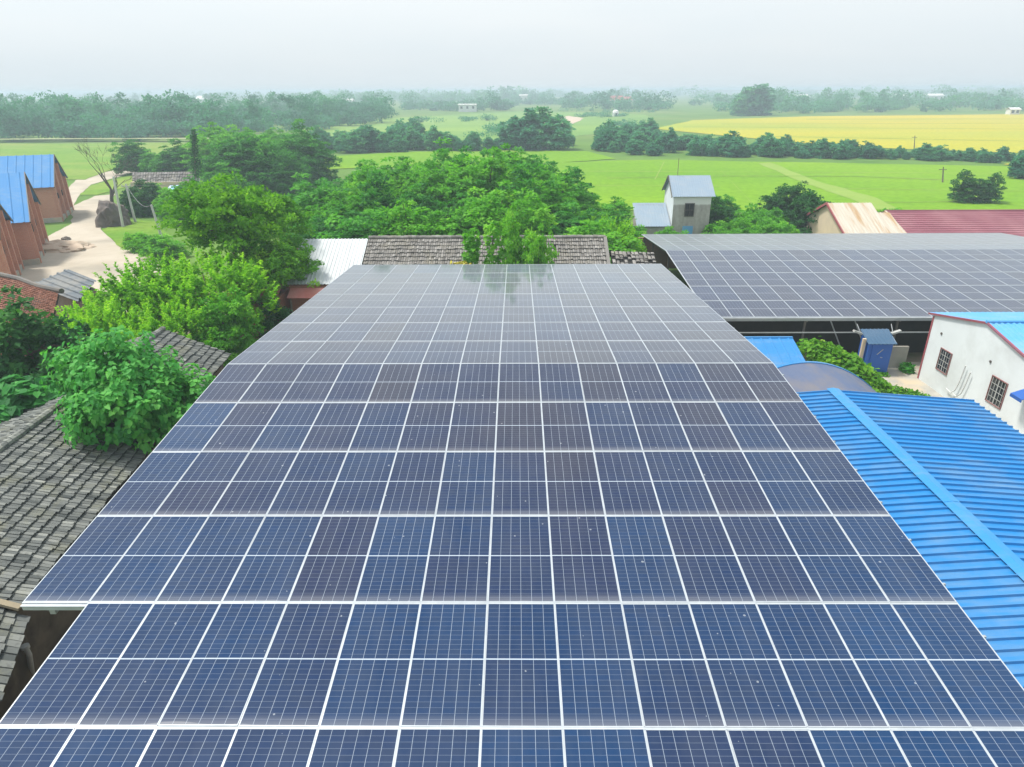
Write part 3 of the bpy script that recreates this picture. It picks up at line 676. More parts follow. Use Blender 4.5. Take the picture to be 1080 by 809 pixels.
for k in (0.2, 4.4, 8.6, 12.8, 17, 21.2):
    for j in (-4.9, -2.4, 0, 2.4, 3.9):
        p = ra_point(k, j); q = MB(); q.box((p.x,p.y,(p.z-0.2)/2), (0.09,0.09,p.z-0.2)); q.build('post', M['dark_steel'], rc)
    q = MB(); q.bar(ra_point(k,-5)+Vector((0,0,-0.22)), ra_point(k,-0.0001)+Vector((0,0,-0.22)), 0.08, 0.12); q.bar(ra_point(k,0)+Vector((0,0,-0.22)), ra_point(k,4)+Vector((0,0,-0.22)), 0.08, 0.12); q.build('rafter', M['dark_steel'], rc)
for k in (5.5, 6.6):
    p = ra_point(k,-4.9); q = MB(); q.bar(Vector((p.x,p.y,p.z-0.2)), Vector((p.x+0.9,p.y+0.2,0.9)), 0.05, 0.05); q.build('brace', M['steel'], rc)
q = MB(); q.bar((RA_X+1,32.75,1.95),(RA_X+16,32.75,1.95),0.05,0.05); q.build('tie_rail', M['steel'], rc)
bw = MB(); bw.box((RA_X+12.5, 54.4, 1.25), (25.5, 0.2, 2.5)); bo = bw.build('light_stop_wall', M['brick_dark']); tag(bo, 'dark brown brick wall added to close the carport back against light', 'wall')  # unseen wall, added so no light shows through under the array
bw = MB(); bw.box((RA_X+9.5, 34.9, 1.1), (19, 0.12, 2.2)); bo = bw.build('shade_screen', M['under']); tag(bo, 'added dark screen that deepens the shade inside the carport', 'screen')  # near-black screen, added only to darken the carport interior
# ================================================================== RIGHT HOUSES
def rz(p, dx=0, dy=0, dz=0): return Vector(p) + Vector((dx,dy,dz))
# large blue roof close by
RZ = 4.3
a0 = G(878, 411, RZ); a1 = G(1080, 605, RZ); dr = (a1-a0).normalized()
ridge_far = a0; ridge_near = a0 + dr*20
ev_far = A(1024, 421, a0.y); drop_r = RZ - ev_far.z; wr_ = ev_far.x - a0.x
bh = empty('blue_roof_house', (a0.x, a0.y-8, 0), 'long house with bright blue ribbed metal roof beside the big array', 'house')
side = Vector((-dr.y, dr.x, 0)); side = side if side.x > 0 else -side
R_far, R_near = ridge_far + side*wr_ + Vector((0,0,-drop_r)), ridge_near + side*wr_ + Vector((0,0,-drop_r))
wl = 4.2; L_far, L_near = ridge_far - side*wl + Vector((0,0,-drop_r*0.95)), ridge_near - side*wl + Vector((0,0,-drop_r*0.95))
corrugated([ridge_far, ridge_near, R_near, R_far], 0.27, 0.055, M['blue'], bh, 'roof', top=0.09, side=0.05)
corrugated([ridge_far, ridge_near, L_near, L_far], 0.27, 0.055, M['blue'], bh, 'roof', top=0.09, side=0.05)
cap = MB(); nseg = 6
for i in range(nseg):
    p, q_ = ridge_far.lerp(ridge_near, i/nseg), ridge_far.lerp(ridge_near, (i+1.012)/nseg)
    up = 0.075 + (0.008 if i % 2 else 0)
    for sgn, dz in ((1, drop_r/wr_), (-1, drop_r*0.95/wl)):
        o_ = side*sgn*0.20 + Vector((0,0,-0.20*dz-0.018))
        cap.slab([p+Vector((0,0,up)), q_+Vector((0,0,up)), q_+o_+Vector((0,0,up)), p+o_+Vector((0,0,up))], 0.008)
cap.build('ridge_cap', M['blue_cap'], bh)
bp = [(p.x,p.y) for p in (L_near+side*0.4, R_near-side*0.4, R_far-side*0.4-dr*-0.4, L_far+side*0.4+dr*0.4)]
walls(bp, 0, RZ-drop_r-0.16, M['white_wall'], bh)
gb = MB()
for fr_ in (0.03,0.2,0.37,0.53,0.7,0.86):
    p = R_far.lerp(R_near, fr_); gb.box(p+Vector((0.0,0,-0.02)), (0.05,0.05,0.03))
gb.build('roof_bolt', M['steel'], bh)
# white house with red trim
WX = 20.3; yF, yA, yN = 31.25, 27.5, 23.75; zE, zA = 3.42, 4.2
wh = empty('white_house', (WX, yA, 0), 'white plastered house with red trim, barred windows and blue gable roof', 'house')
q = MB(); xe = 34
q.face([(WX,yF,0),(WX,yN,0),(WX,yN,zE),(WX,yA,zA),(WX,yF,zE)])
q.face([(xe,yN,0),(xe,yF,0),(xe,yF,zE),(xe,yA,zA),(xe,yN,zE)])
q.face([(WX,yN,0),(xe,yN,0),(xe,yN,zE),(WX,yN,zE)]); q.face([(xe,yF,0),(WX,yF,0),(WX,yF,zE),(xe,yF,zE)])
q.build('wall', M['white_wall'], wh)
ov = 0.10
corrugated([(WX-ov,yA,zA+0.03),(xe,yA,zA+0.03),(xe,yN-0.3,zE-0.03),(WX-ov,yN-0.3,zE-0.03)], 0.25, 0.035, M['blue_light'], wh, 'roof')
corrugated([(WX-ov,yA,zA+0.03),(xe,yA,zA+0.03),(xe,yF+0.3,zE-0.03),(WX-ov,yF+0.3,zE-0.03)], 0.25, 0.035, M['blue_light'], wh, 'roof')
q = MB(); q.tube([(WX-ov,yA,zA+0.08),(xe,yA,zA+0.08)], 0.07, 8); q.build('ridge_cap', M['blue_light'], wh)
q = MB(); q.bar((WX-0.06,yA,zA+0.02),(WX-0.06,yF+0.3,zE-0.06),0.07,0.085); q.bar((WX-0.06,yA,zA+0.02),(WX-0.06,yN-0.3,zE-0.06),0.07,0.085); q.build('verge_trim', M['red_trim'], wh)
q = MB(); q.box((WX-0.012,yF-0.055,zE/2-0.05),(0.03,0.10,zE-0.1)); q.build('corner_trim', M['red_trim'], wh)
for (yc, zc, wy, hz) in ((A(987,385,29.6).y, 1.60, 0.86, 1.06), (25.85, 1.70, 0.95, 1.15)):
    w = MB(); x = WX-0.015
    for s_ in (-1,1): w.box((x,yc+s_*wy/2,zc),(0.06,0.032,hz+0.032)); w.box((x,yc,zc+s_*hz/2),(0.058,wy-0.032,0.032))
    wf = w.build('window', M['window_trim'], wh)
    g_ = MB(); g_.box((WX+0.0,yc,zc),(0.02,wy-0.08,hz-0.08)); g_.build('pane', M['glass'], wf)
    b_ = MB()
    for i in range(5): yy = yc - wy/2 + wy*(i+0.5)/5; b_.box((WX-0.035,yy,zc),(0.014,0.02 if i != 2 else 0.055,hz-0.1))
    for i in range(3): b_.box((WX-0.033,yc,zc-hz/2+hz*(i+1)/4),(0.012,wy-0.1,0.022))
    b_.build('bars', M['window_frame'], wf)
q = MB(); q.slab([(WX-0.55,24.45,2.30),(WX-0.003,24.45,2.50),(WX-0.003,23.8,2.50),(WX-0.55,23.8,2.30)],0.03); q.slab([(WX-0.55,24.45,2.266),(WX-0.53,24.45,2.266),(WX-0.53,23.8,2.266),(WX-0.55,23.8,2.266)],0.10); q.build('awning', M['blue_deep'], wh)
q = MB()
for (yy, zz) in ((30.3,2.75),(26.7,2.75)): q.tube([(WX-0.04,yy,zz),(WX+0.02,yy,zz)],0.06,8)
q.build('vent_hole', M['dark_steel'], wh)
for (oy, tp) in ((0.0,2.05),(-0.42,1.9)):
    q = MB(); x = WX-0.12; y0 = 28.05+oy
    q.tube([(x,y0+0.75,0.55),(x,y0+0.35,0.5),(x,y0+0.12,0.75),(x,y0,1.2),(x,y0-0.1,tp)],0.028,8); q.build('pipe', M['pvc'], wh)
# blue cabin (latrine) by the carport
lt = empty('blue_cabin', (18.45, 32.3, 0), 'small deep blue sheet-metal cabin with slate roof at the carport edge', 'cabin')
lx0, lx1, ly0, ly1 = 17.75, 18.98, 31.75, 32.6
walls([(lx0,ly0),(lx1,ly0),(lx1,ly1),(lx0,ly1)], 0, [1.75,1.75,2.1,2.1], M['blue_deep'], lt, th=0.05)
corrugated([(lx0-0.1,ly1+0.08,2.16),(lx1+0.12,ly1+0.08,2.16),(lx1+0.12,ly0-0.15,1.72),(lx0-0.1,ly0-0.15,1.72)], 0.2, 0.025, M['slate_blue'], lt, 'roof')
q = MB(); q.box((lx1+0.10,(ly0+ly1)/2-0.05,1.86),(0.02,0.9,0.14), Matrix.Rotation(0.37,3,'X')); q.build('fascia', M['grey_metal'], lt)
q = MB(); q.box((18.32,ly0-0.012,0.85),(0.72,0.02,1.6)); dd = q.build('door', M['blue_deep'], lt)
q = MB(); q.bar((18.25,ly0-0.03,1.12),(18.52,ly0-0.03,1.40),0.035,0.02,(0,1,0)); q.bar((18.45,ly0-0.03,0.98),(18.56,ly0-0.03,0.95),0.03,0.02,(0,1,0)); q.build('handle', M['window_frame'], dd)
q = MB(); q.box((lx0-0.16,ly0+0.2,0.95),(0.16,0.12,1.9)); o = q.build('timber_post', M['beige_wall']); tag(o, 'short pale timber post at the left side of the blue cabin', 'post')
for x, lab in ((17.35,'white floodlight under the carport eave left of the blue cabin'),(19.3,'white floodlight under the carport eave right of the blue cabin')):
    sg = -1 if x < 18.4 else 1
    o = empty('floodlight', (x, 32.35, 2.2), lab, 'lamp', 'floodlights at the blue cabin')
    q = MB(); q.box((x,32.3,2.12),(0.46,0.20,0.09),Matrix.Rotation(-0.35*sg,3,'Y')); q.build('housing', M['window_frame'], o)
    q = MB(); q.bar((x-0.15*sg,32.35,2.12),(x-0.1*sg,32.72,2.42),0.03,0.03); q.build('arm', M['steel'], o)
q = MB(); q.box((19.72,32.7,0.6),(1.3,0.14,1.2)); o = q.build('low_wall', M['concrete']); tag(o, 'low grey concrete wall between the blue cabin and white house', 'wall')
# little blue lean-to roof, vault shed, vine
ls_ = empty('lean_to', (12, 28.7, 0), 'small bright blue lean-to roof between the array and vine', 'lean-to')
pA, pB, pC, pD = G(784,356.5,2.62), G(836,356.5,2.62), G(853,387,2.35), G(797,387,2.35)
pA = Vector((pB.x-2.6, pB.y, pB.z)); pD = Vector((pC.x-2.6, pC.y, pC.z))
corrugated([pA,pB,pC,pD], 0.42, 0.03, M['blue'], ls_, 'roof', top=0.12)
q = MB(); q.bar(pA+Vector((0,0.02,0.03)), pB+Vector((0,0.02,0.03)), 0.12, 0.05); q.build('edge_flashing', M['blue_cap'], ls_)
walls([(pD.x+.1,pD.y+.15),(pC.x-.1,pC.y+.15),(pB.x-.1,pB.y-.1),(pA.x+.1,pA.y-.1)], 0, 2.26, M['mud'], ls_)
vs = empty('vault_shed', (12.7, 24, 0), 'shed with arched weathered purple-grey sheet roof behind the blue roof', 'shed')
q = MB(); xs = [10.2+ (15.15-10.2)*i/14 for i in range(15)]
zz = [2.92 - 1.15*((x-12.3)/2.85)**2 for x in xs]
for i in range(14):
    q.slab([(xs[i],21.2,zz[i]),(xs[i+1],21.2,zz[i+1]),(xs[i+1],26.15,zz[i+1]),(xs[i],26.15,zz[i])],0.02)
q.build('roof', M['tarp'], vs, weld=True)
q = MB()
for i in range(14): q.bar((xs[i],26.22,zz[i]+0.01),(xs[i+1],26.22,zz[i+1]+0.01),0.14,0.05)
q.build('edge_flashing', M['blue'], vs)
walls([(10.3,21.3),(15.0,21.3),(15.0,26.0),(10.3,26.0)], 0, 1.7, M['mud'], vs)
def leaf_heap(name, pts, r, n, leaf, m, label, cat, rng, group=None, flat=0.8, heart=True, root=None):
    pts = np.array(pts, float); k = rng.integers(0, len(pts)-1, n); t = rng.uniform(0,1,(n,1))
    c = pts[k]*(1-t) + pts[k+1]*t; d = sphere_dirs(n, rng); d[:,2] = np.abs(d[:,2])
    rr = np.array(r)[k] if hasattr(r,'__len__') else np.full(n, r)
    lump = 0.86 + 0.18*np.sin(c[:,0]*5+d[:,0]*4)*np.cos(c[:,1]*4+d[:,2]*5)
    P = c + d*(rr*lump*rng.uniform(0.72,1.08,n))[:,None]*np.array([1,1,flat])
    P[:,2] = np.maximum(P[:,2], 0.05)
    dirs = rng.normal(size=(n,3)) + d*0.6 - np.array([0,0,0.4]); nor = d + np.array([0,0,0.6]) + rng.normal(0,0.3,(n,3))
    sz = leaf*rng.uniform(0.6,1.3,n); clump = np.sin(P[:,0]*3.1)*np.sin(P[:,1]*2.7+1)*np.sin(P[:,2]*3.3)
    var = np.clip(0.45 + 0.3*clump + rng.normal(0,0.16,n), 0, 1)
    V, Q, kk = leaf_arrays(P, dirs, nor, sz, sz*0.9, heart)
    base = Vector(pts.mean(0)); base.z = 0
    o = empty(name, base, label, cat, group)
    me = np_mesh('foliage', V - np.array(base), Q, np.repeat(var, kk), m); link('foliage', me, o)
    b = MB()
    for i in range(len(pts)-1): b.tube([(pts[i][0],pts[i][1],0), Vector(pts[i]), Vector(pts[i+1])], [0.06,0.05,0.03], 6)
    b.build('stem', M['bark'], o); return o
rngv = np.random.default_rng(5)
leaf_heap('climbing_vine', [(14.5,30.9,1.55),(15.4,29.9,1.25),(16.2,29.2,0.8),(17.0,28.5,0.3)], [1.0,1.0,0.85], 3600, 0.19, L['vine'], 'sunlit yellow-green vine heaped between the lean-to and blue cabin', 'vine', rngv)
leaf_heap('weeds', [(20.1,32.3,0.1),(20.2,31.9,0.1)], 0.28, 160, 0.16, L['wood'], 'green weeds at the foot of the red corner trim', 'plant', rngv, flat=1.5)
leaf_heap('weeds', [(18.3,31.5,0.05),(18.9,31.45,0.05)], 0.16, 120, 0.10, L['wood_light'], 'small weeds along the threshold of the blue cabin', 'plant', rngv, flat=1.5)
leaf_heap('weeds', [(18.2,29.8,0.0),(19.4,28.6,0.0)], 0.35, 420, 0.14, L['vine'], 'dry weeds on the concrete beside the white house', 'plant', rngv, flat=0.8)
# ================================================================== LEFT OLD HOUSES
def pt(px,py,z): return G(px,py,z)
eF, eN = G(243,373,3.0), G(20,640,3.0); rF = G(180,347,4.05)
ax = (eN-eF).normalized()
def eave(y): t = (y-eF.y)/(eN.y-eF.y); return eF.lerp(eN, t)
def ridge(y):
    e = eave(y); return Vector((e.x-2.75-0.05*(27-y), e.y+0.15, 4.08))
def old_house(y0, y1, label, seed, ztop=0.0, holes=None):
    o = empty('old_house', (eave(y0).x-2, (y0+y1)/2, 0), label, 'house')
    P = [ridge(y0), ridge(y1), eave(y1), eave(y0)]
    for p in P: p.z += ztop
    tile_roof(P, 0.30, 0.105, M['tile'], o, seed=seed, holes=holes)
    wb = [Vector((2*p.x-q_.x-0.4, p.y, q_.z)) for p, q_ in ((P[0],P[3]),(P[1],P[2]))]
    tile_roof([P[0], P[1], wb[1], wb[0]], 0.30, 0.105, M['tile'], o, seed=seed+1)
    b = MB(); rg = random.Random(seed); nn = int((P[1]-P[0]).length/0.2)
    for i in range(nn):
        p = P[0].lerp(P[1], i/nn); q_ = P[0].lerp(P[1], (i+1.15)/nn)
        b.tube([p+Vector((0,0,0.06+rg.uniform(0,.03))), q_+Vector((0,0,0.06+rg.uniform(0,.02)))], [0.12,0.105], 8, rg.uniform(.5,1))
    b.build('ridge_tile', M['tile'], o)
    w = MB(); i_ = 0.32
    e0, e1, w0, w1 = P[3]+Vector((-i_,0.1,0)), P[2]+Vector((-i_,-0.1,0)), wb[0]+Vector((i_,0.1,0)), wb[1]+Vector((i_,-0.1,0))
    r0, r1 = P[0]+Vector((0,0.1,-0.12)), P[1]+Vector((0,-0.1,-0.12)); gr = lambda p: Vector((p.x,p.y,0)); dn = Vector((0,0,-0.02))
    w.face([gr(e0),gr(e1),e1+dn,e0+dn]); w.face([gr(w1),gr(w0),w0+dn,w1+dn]); w.face([gr(w0),gr(e0),e0+dn,r0,w0+dn]); w.face([gr(e1),gr(w1),w1+dn,r1,e1+dn])
    w.build('wall', M['mud'], o)
    return o
def hole1(s_, t_, rg): return False
oh1 = old_house(11.55, 20.6, 'old mud house with long grey tiled roof along the array left edge', 3)
q = MB(); q.bar(ridge(11.5)+Vector((0,-0.02,0.06)), eave(11.5)+Vector((0.1,-0.02,0.05)), 0.14, 0.07); q.build('verge_board', M['straw_board'], oh1)
oh2 = old_house(23.4, 27.1, 'small grey tiled roof end showing behind the broad-leaved tree', 9)
# lower house at the bottom left corner, tile roof and mud wall, white pipe
lh = empty('old_house', (-12.5, 8, 0), 'low tiled house with mud wall at the bottom left corner', 'house')
e_f, e_n = G(31,652,2.75), G(-10,760,2.75); dd_ = (e_n-e_f).normalized(); e_n = e_f + dd_*6
r_f, r_n = e_f + Vector((-2.4,0.1,0.95)), e_n + Vector((-2.4,0.1,0.95))
tile_roof([r_f, r_n, e_n, e_f], 0.26, 0.20, M['tile'], lh, seed=31)
tile_roof([r_f, r_n, e_n+Vector((-4.8,0,0)), e_f+Vector((-4.8,0,0))], 0.26, 0.20, M['tile'], lh, seed=32)
w = MB(); e0, e1 = e_n+Vector((-0.22,0,-0.12)), e_f+Vector((-0.22,0,-0.12)); b0, b1 = e0+Vector((-4.3,0,0)), e1+Vector((-4.3,0,0))
gr = lambda p: Vector((p.x,p.y,0))
w.face([gr(e0),gr(e1),e1,e0]); w.face([gr(b1),gr(b0),b0,b1]); w.face([gr(e1),gr(b1),b1,r_f+Vector((0,0,-0.12)),e1]); w.face([gr(b0),gr(e0),e0,r_n+Vector((0,0,-0.12)),b0]); w.build('wall', M['mud'], lh)
vp = empty('vent_pipe', (e_f.x+0.35, e_f.y-1.0, 0), 'white plastic pipe rising beside the mud wall at bottom left', 'pipe')
pp = G(27,683,2.3); pv_ = G(33,716,1.2)
vp.location = (pv_.x, pv_.y, 0)
q = MB(); q.tube([(pv_.x,pv_.y,0),(pv_.x,pv_.y,1.0),(pp.x+0.02,pp.y,2.1),(pp.x,pp.y,2.3)], 0.055, 10); q.build('shaft', M['pvc'], vp)
q = MB(); q.tube([(pp.x,pp.y,2.28),(pp.x-0.004,pp.y,2.36)], 0.085, 12); q.build('collar', M['pvc'], vp)
cw = MB(); cw.box((-9.6, 7.6, 1.3), (0.24, 7.0, 2.6)); cwo = cw.build('mud_wall', M['mud']); tag(cwo, 'brown mud wall in the dark gap below the array corner', 'wall')
# ================================================================== BACK ROW behind the array
YR = 42.0
gz = A(500,251.5,YR).z
gh = empty('grey_roof_house', (-1.5, YR, 0), 'long low house with weathered grey tiled roof behind the big array', 'house')
xl, xr = A(389,251,YR).x, A(638,251,YR).x
fe = 3.6; ez = gz-1.75
tile_roof([(xl,YR,gz),(xr,YR,gz),(xr,YR-fe,ez),(xl,YR-fe,ez)], 0.36, 0.14, M['tile_warm'], gh, seed=41, rough=1.3, holes=lambda s_, t_, rg: rg.random() < 0.003)
tile_roof([(xl,YR,gz),(xr,YR,gz),(xr,YR+fe,ez),(xl,YR+fe,ez)], 0.36, 0.14, M['tile_warm'], gh, seed=42)
b = MB(); rg = random.Random(3)
for i in range(60):
    x = xl+(xr-xl)*i/60; b.tube([(x,YR,gz+0.07+rg.uniform(0,.04)),(x+0.27,YR,gz+0.07+rg.uniform(0,.04))],[0.11,0.10],7,rg.uniform(.3,1))
b.build('ridge_tile', M['tile_warm'], gh)
w = MB(); x0_, x1_ = xl+0.15, xr-0.15; y0_, y1_ = YR-fe+0.3, YR+fe-0.3
w.face([(x0_,y0_,0),(x1_,y0_,0),(x1_,y0_,ez+.05),(x0_,y0_,ez+.05)]); w.face([(x1_,y1_,0),(x0_,y1_,0),(x0_,y1_,ez+.05),(x1_,y1_,ez+.05)])
w.face([(x1_,y0_,0),(x1_,y1_,0),(x1_,y1_,ez+.05),(x1_,YR,gz-.12),(x1_,y0_,ez+.05)]); w.face([(x0_,y1_,0),(x0_,y0_,0),(x0_,y0_,ez+.05),(x0_,YR,gz-.12),(x0_,y1_,ez+.05)])
w.build('wall', M['brick_dark'], gh)
q = MB(); q.bar((xr,YR-fe,ez+0.08),(xr,YR,gz+0.08),0.2,0.10); q.build('verge_tile', M['tile_warm'], gh)
# tumbledown roof right of it
th_ = empty('ruined_shed', (8, 41, 0), 'tumbledown shed with broken grey tiles right of the tiled house', 'shed')
xa, xb = xr+0.25, A(690,268,41).x; zt = A(660,265,41.2).z
tile_roof([(xa,41.2,zt),(xb,41.2,zt-0.1),(xb,38.6,zt-1.1),(xa,38.6,zt-1.0)], 0.30, 0.24, M['tile_warm'], th_, seed=51, rough=3.2, holes=lambda s_, t_, rg: rg.random() < 0.16)
walls([(xa+.1,38.8),(xb-.1,38.8),(xb-.1,41.1),(xa+.1,41.1)], 0, zt-1.25, M['brick_dark'], th_)
q = MB()
for x in (xb-0.55, xb+0.15): q.box((x,38.4,1.75),(0.10,0.10,3.5))
q.build('post', M['timber'], th_)
# white sheet roof and red shed
wr2 = empty('white_roof_shed', (-11, 40, 0), 'brick shed with white sheet roof left of the grey tiled house', 'shed')
xw0 = A(318,251,YR).x; ew = A(345,300,37.9).z
corrugated([(xw0,YR,gz),(xl-0.05,YR,gz),(xl-0.05,37.9,ew),(xw0,37.9,ew)], 0.22, 0.03, M['white_metal'], wr2)
corrugated([(xw0,YR,gz),(xl-0.05,YR,gz),(xl-0.05,45.6,ez),(xw0,45.6,ez)], 0.22, 0.03, M['white_metal'], wr2)
walls([(xw0+.15,38.1),(xl-.2,38.1),(xl-.2,45.4),(xw0+.15,45.4)], 0, ew-0.12, M['brick'], wr2)
rs = empty('red_roof_shed', (-15.5, 38, 0), 'shed with faded red sheet roof half hidden behind trees', 'shed')
z3 = 3.2
p0, p1 = A(262,262,41.5), A(318,262,41.5)
corrugated([(p0.x,41.5,p0.z),(xw0-0.1,41.5,p0.z),(xw0-0.1,36.6,2.75),(p0.x,36.6,2.75)], 0.3, 0.03, M['pink'], rs)
walls([(p0.x+.15,36.9),(xw0-.25,36.9),(xw0-.25,41.3),(p0.x+.15,41.3)], 0, 2.6, M['brick'], rs)
pk = A(352,299,37.4)
ev = empty('red_awning', (-10.6, 37.0, 0), 'strip of red awning over the brick wall beneath the white roof', 'awning')
q = MB(); q.slab([(xw0+0.3,37.0,ew-0.55),(xl-1.2,37.0,ew-0.55),(xl-1.2,37.9,ew-0.2),(xw0+0.3,37.9,ew-0.2)],0.03); q.build('sheet', M['pink'], ev)
q = MB()
for x in (xw0+0.5, xl-1.4): q.box((x,37.05,(ew-0.6)/2),(0.07,0.07,ew-0.6))
q.build('post', M['timber'], ev)
# ================================================================== TOWER HOUSE and roofs right
YT = 62.0
tx0, tx1 = A(708.5,235,YT).x, A(747.5,235,YT).x; te = A(727,206.5,YT).z; tr = A(727,185,YT+2.0).z; td = 4.0
tw_ = empty('tower_house', ((tx0+tx1)/2, YT+2, 0), 'tall narrow stained white hut with grey-blue roof at the field edge', 'hut')
w = MB(); g2 = lambda x, y, z: Vector((x,y,z)); tb = tx0-0.0
w.face([g2(tx0,YT,0),g2(tx1,YT,0),g2(tx1,YT,te),g2(tx0,YT,te)]); w.face([g2(tx1,YT+td,0),g2(tx0,YT+td,0),g2(tx0,YT+td,te),g2(tx1,YT+td,te)])
w.face([g2(tx1,YT,0),g2(tx1,YT+td,0),g2(tx1,YT+td,te),g2(tx1,YT+td/2,tr-.08),g2(tx1,YT,te)]); w.build('wall', M['stained'], tw_)
w = MB(); w.face([g2(tx0-.003,YT+td,0),g2(tx0-.003,YT,0),g2(tx0-.003,YT,te),g2(tx0-.003,YT+td/2,tr-.08),g2(tx0-.003,YT+td,te)]); w.build('gable_wall', M['white_wall'], tw_)
corrugated([g2(tx0-.22,YT+td/2,tr),g2(tx1+.22,YT+td/2,tr),g2(tx1+.3,YT-.25,te-.05),g2(tx0-.22,YT-.25,te-.05)],0.2,0.015,M['grey_metal'],tw_)
corrugated([g2(tx0-.22,YT+td/2,tr),g2(tx1+.22,YT+td/2,tr),g2(tx1+.3,YT+td+.25,te-.05),g2(tx0-.22,YT+td+.25,te-.05)],0.2,0.015,M['grey_metal'],tw_)
q = MB(); q.bar((tx0-.25,YT+td/2,tr-.02),(tx0-.25,YT-.27,te-.08),.05,.14); q.bar((tx0-.25,YT+td/2,tr-.02),(tx0-.25,YT+td+.27,te-.08),.05,.14); q.build('verge_trim', M['dark_steel'], tw_)
wc = A(727,221.5,YT); q = MB(); ww, hh = 0.82, 1.15
for s_ in (-1,1): q.box((wc.x+s_*ww/2,YT-.02,wc.z),(.07,.08,hh+.07)); q.box((wc.x,YT-.02,wc.z+s_*hh/2),(ww-.07,.078,.07))
q.box((wc.x,YT-.02,wc.z),(.04,.06,hh-.1)); q.box((wc.x,YT-.022,wc.z),(ww-.1,.05,.035))
wn_ = q.build('window', M['dark_steel'], tw_); q = MB(); q.box((wc.x,YT-.006,wc.z),(ww-.05,.012,hh-.05)); q.build('pane', M['glass'], wn_)
q = MB(); q.box((wc.x+.0,YT-.02,1.0),(0.95,.05,2.0)); q.build('door', M['blue_light'], tw_)
q = MB(); q.tube([(tx0+.6,YT+td/2,tr),(tx0+.58,YT+td/2,tr+1.5)],.025,6); q.build('antenna', M['timber'], tw_)
an = empty('annex', (tx0-2, YT+1.5, 0), 'low annex with pale blue-grey roof left of the tall hut', 'shed')
ax0 = A(667,214,YT+3).x; at_ = A(685,214,YT+3).z; ab = A(685,239,YT-.2).z
corrugated([g2(ax0,YT+3,at_),g2(tx0-.08,YT+3,at_),g2(tx0-.08,YT-.2,ab),g2(ax0,YT-.2,ab)],0.25,0.02,M['grey_metal'],an)
walls([(ax0+.15,YT),(tx0-.15,YT),(tx0-.15,YT+2.9),(ax0+.15,YT+2.9)],0,[ab-.1,ab-.1,at_-.12,at_-.12],M['stained'],an)
# rusty white roof
rh = empty('rusty_roof_house', (30, 60, 0), 'house with rust-streaked white sheet roof and beige gable behind the array', 'house')
yr_ = 62; zr_ = A(890,214,yr_).z; x0_ = A(872,214,yr_).x; x1_ = A(919,214,yr_).x; ye = 57.2; ze = A(905,250,ye).z
x0e = A(880,250,ye).x; hw = 2.3
corrugated([g2(x0_,yr_,zr_),g2(x1_,yr_,zr_),g2(x1_,ye,ze),g2(x0_,ye,ze)],0.3,0.025,M['rust_metal'],rh)
corrugated([g2(x0_,yr_,zr_),g2(x1_,yr_,zr_),g2(x1_,yr_+4.8,ze),g2(x0_,yr_+4.8,ze)],0.3,0.025,M['rust_metal'],rh)
x2_ = x1_+1.35
corrugated([g2(x1_+.02,yr_-.9,zr_-.72),g2(x2_,yr_-.9,zr_-.72),g2(x2_,ye-.1,ze-.15),g2(x1_+.02,ye-.1,ze-.15)],0.3,0.025,M['rust_metal'],rh,'lower_roof')
w = MB(); xi, xo = x0_+.2, x1_-.1
w.face([g2(xi,yr_+4.5,0),g2(xi,ye+.3,0),g2(xi,ye+.3,ze-.02),g2(xi,yr_,zr_-.1),g2(xi,yr_+4.5,ze-.02)]); w.face([g2(xi,ye+.3,0),g2(x2_,ye+.3,0),g2(x2_,ye+.3,ze-.25),g2(xi,ye+.3,ze-.25)])
w.face([g2(x2_,ye+.3,0),g2(x2_,yr_+4.5,0),g2(x2_,yr_+4.5,ze-.3),g2(x2_,ye+.3,ze-.3)]); w.face([g2(x2_,yr_+4.5,0),g2(xi,yr_+4.5,0),g2(xi,yr_+4.5,ze-.3),g2(x2_,yr_+4.5,ze-.3)]); w.build('wall', M['beige_wall'], rh)
q = MB(); q.bar((x0_-.02,yr_,zr_-.03),(x0_-.02,ye,ze-.05),.08,.2); q.bar((x0_-.02,yr_,zr_-.03),(x0_-.02,yr_+4.8,ze-.05),.08,.2); q.build('verge_trim', M['red_trim'], rh)
mh = empty('maroon_roof_house', (48, 60, 0), 'long house with maroon sheet roof behind the right array', 'house')
zm = A(1000,222.5,62).z; xm0 = x2_+.05
corrugated([g2(xm0,62,zm),g2(xm0,57.2,zm-1.5),g2(68,57.2,zm-1.5),g2(68,62,zm)],0.38,0.05,M['maroon'],mh,top=0.3)
corrugated([g2(xm0,62,zm),g2(xm0,66.8,zm-1.5),g2(68,66.8,zm-1.5),g2(68,62,zm)],0.38,0.05,M['maroon'],mh,top=0.3)
walls([(xm0+.3,57.6),(67.6,57.6),(67.6,66.4),(xm0+.3,66.4)],0,zm-1.7,M['beige_wall'],mh)
q = MB(); q.bar((xm0-.02,62,zm+.02),(xm0-.02,57.1,zm-1.5),.2,.12); q.build('verge_trim', M['rust_metal'], mh)
q = MB(); q.tube([(xm0,62,zm+.04),(68,62,zm+.04)],.09,6); q.build('ridge_cap', M['maroon'], mh)
fh = empty('gabled_house', (72, 95, 0), 'distant house with pale gable and blue roof at the right edge', 'house')
pa = A(1073,211,95); fx = pa.x
w = MB(); w.face([g2(fx-4,95,0),g2(fx+4,95,0),g2(fx+4,95,pa.z-1.3),g2(fx,95,pa.z-.1),g2(fx-4,95,pa.z-1.3)]); w.face([g2(fx+4,105,0),g2(fx-4,105,0),g2(fx-4,105,pa.z-1.3),g2(fx,105,pa.z-.1),g2(fx+4,105,pa.z-1.3)])
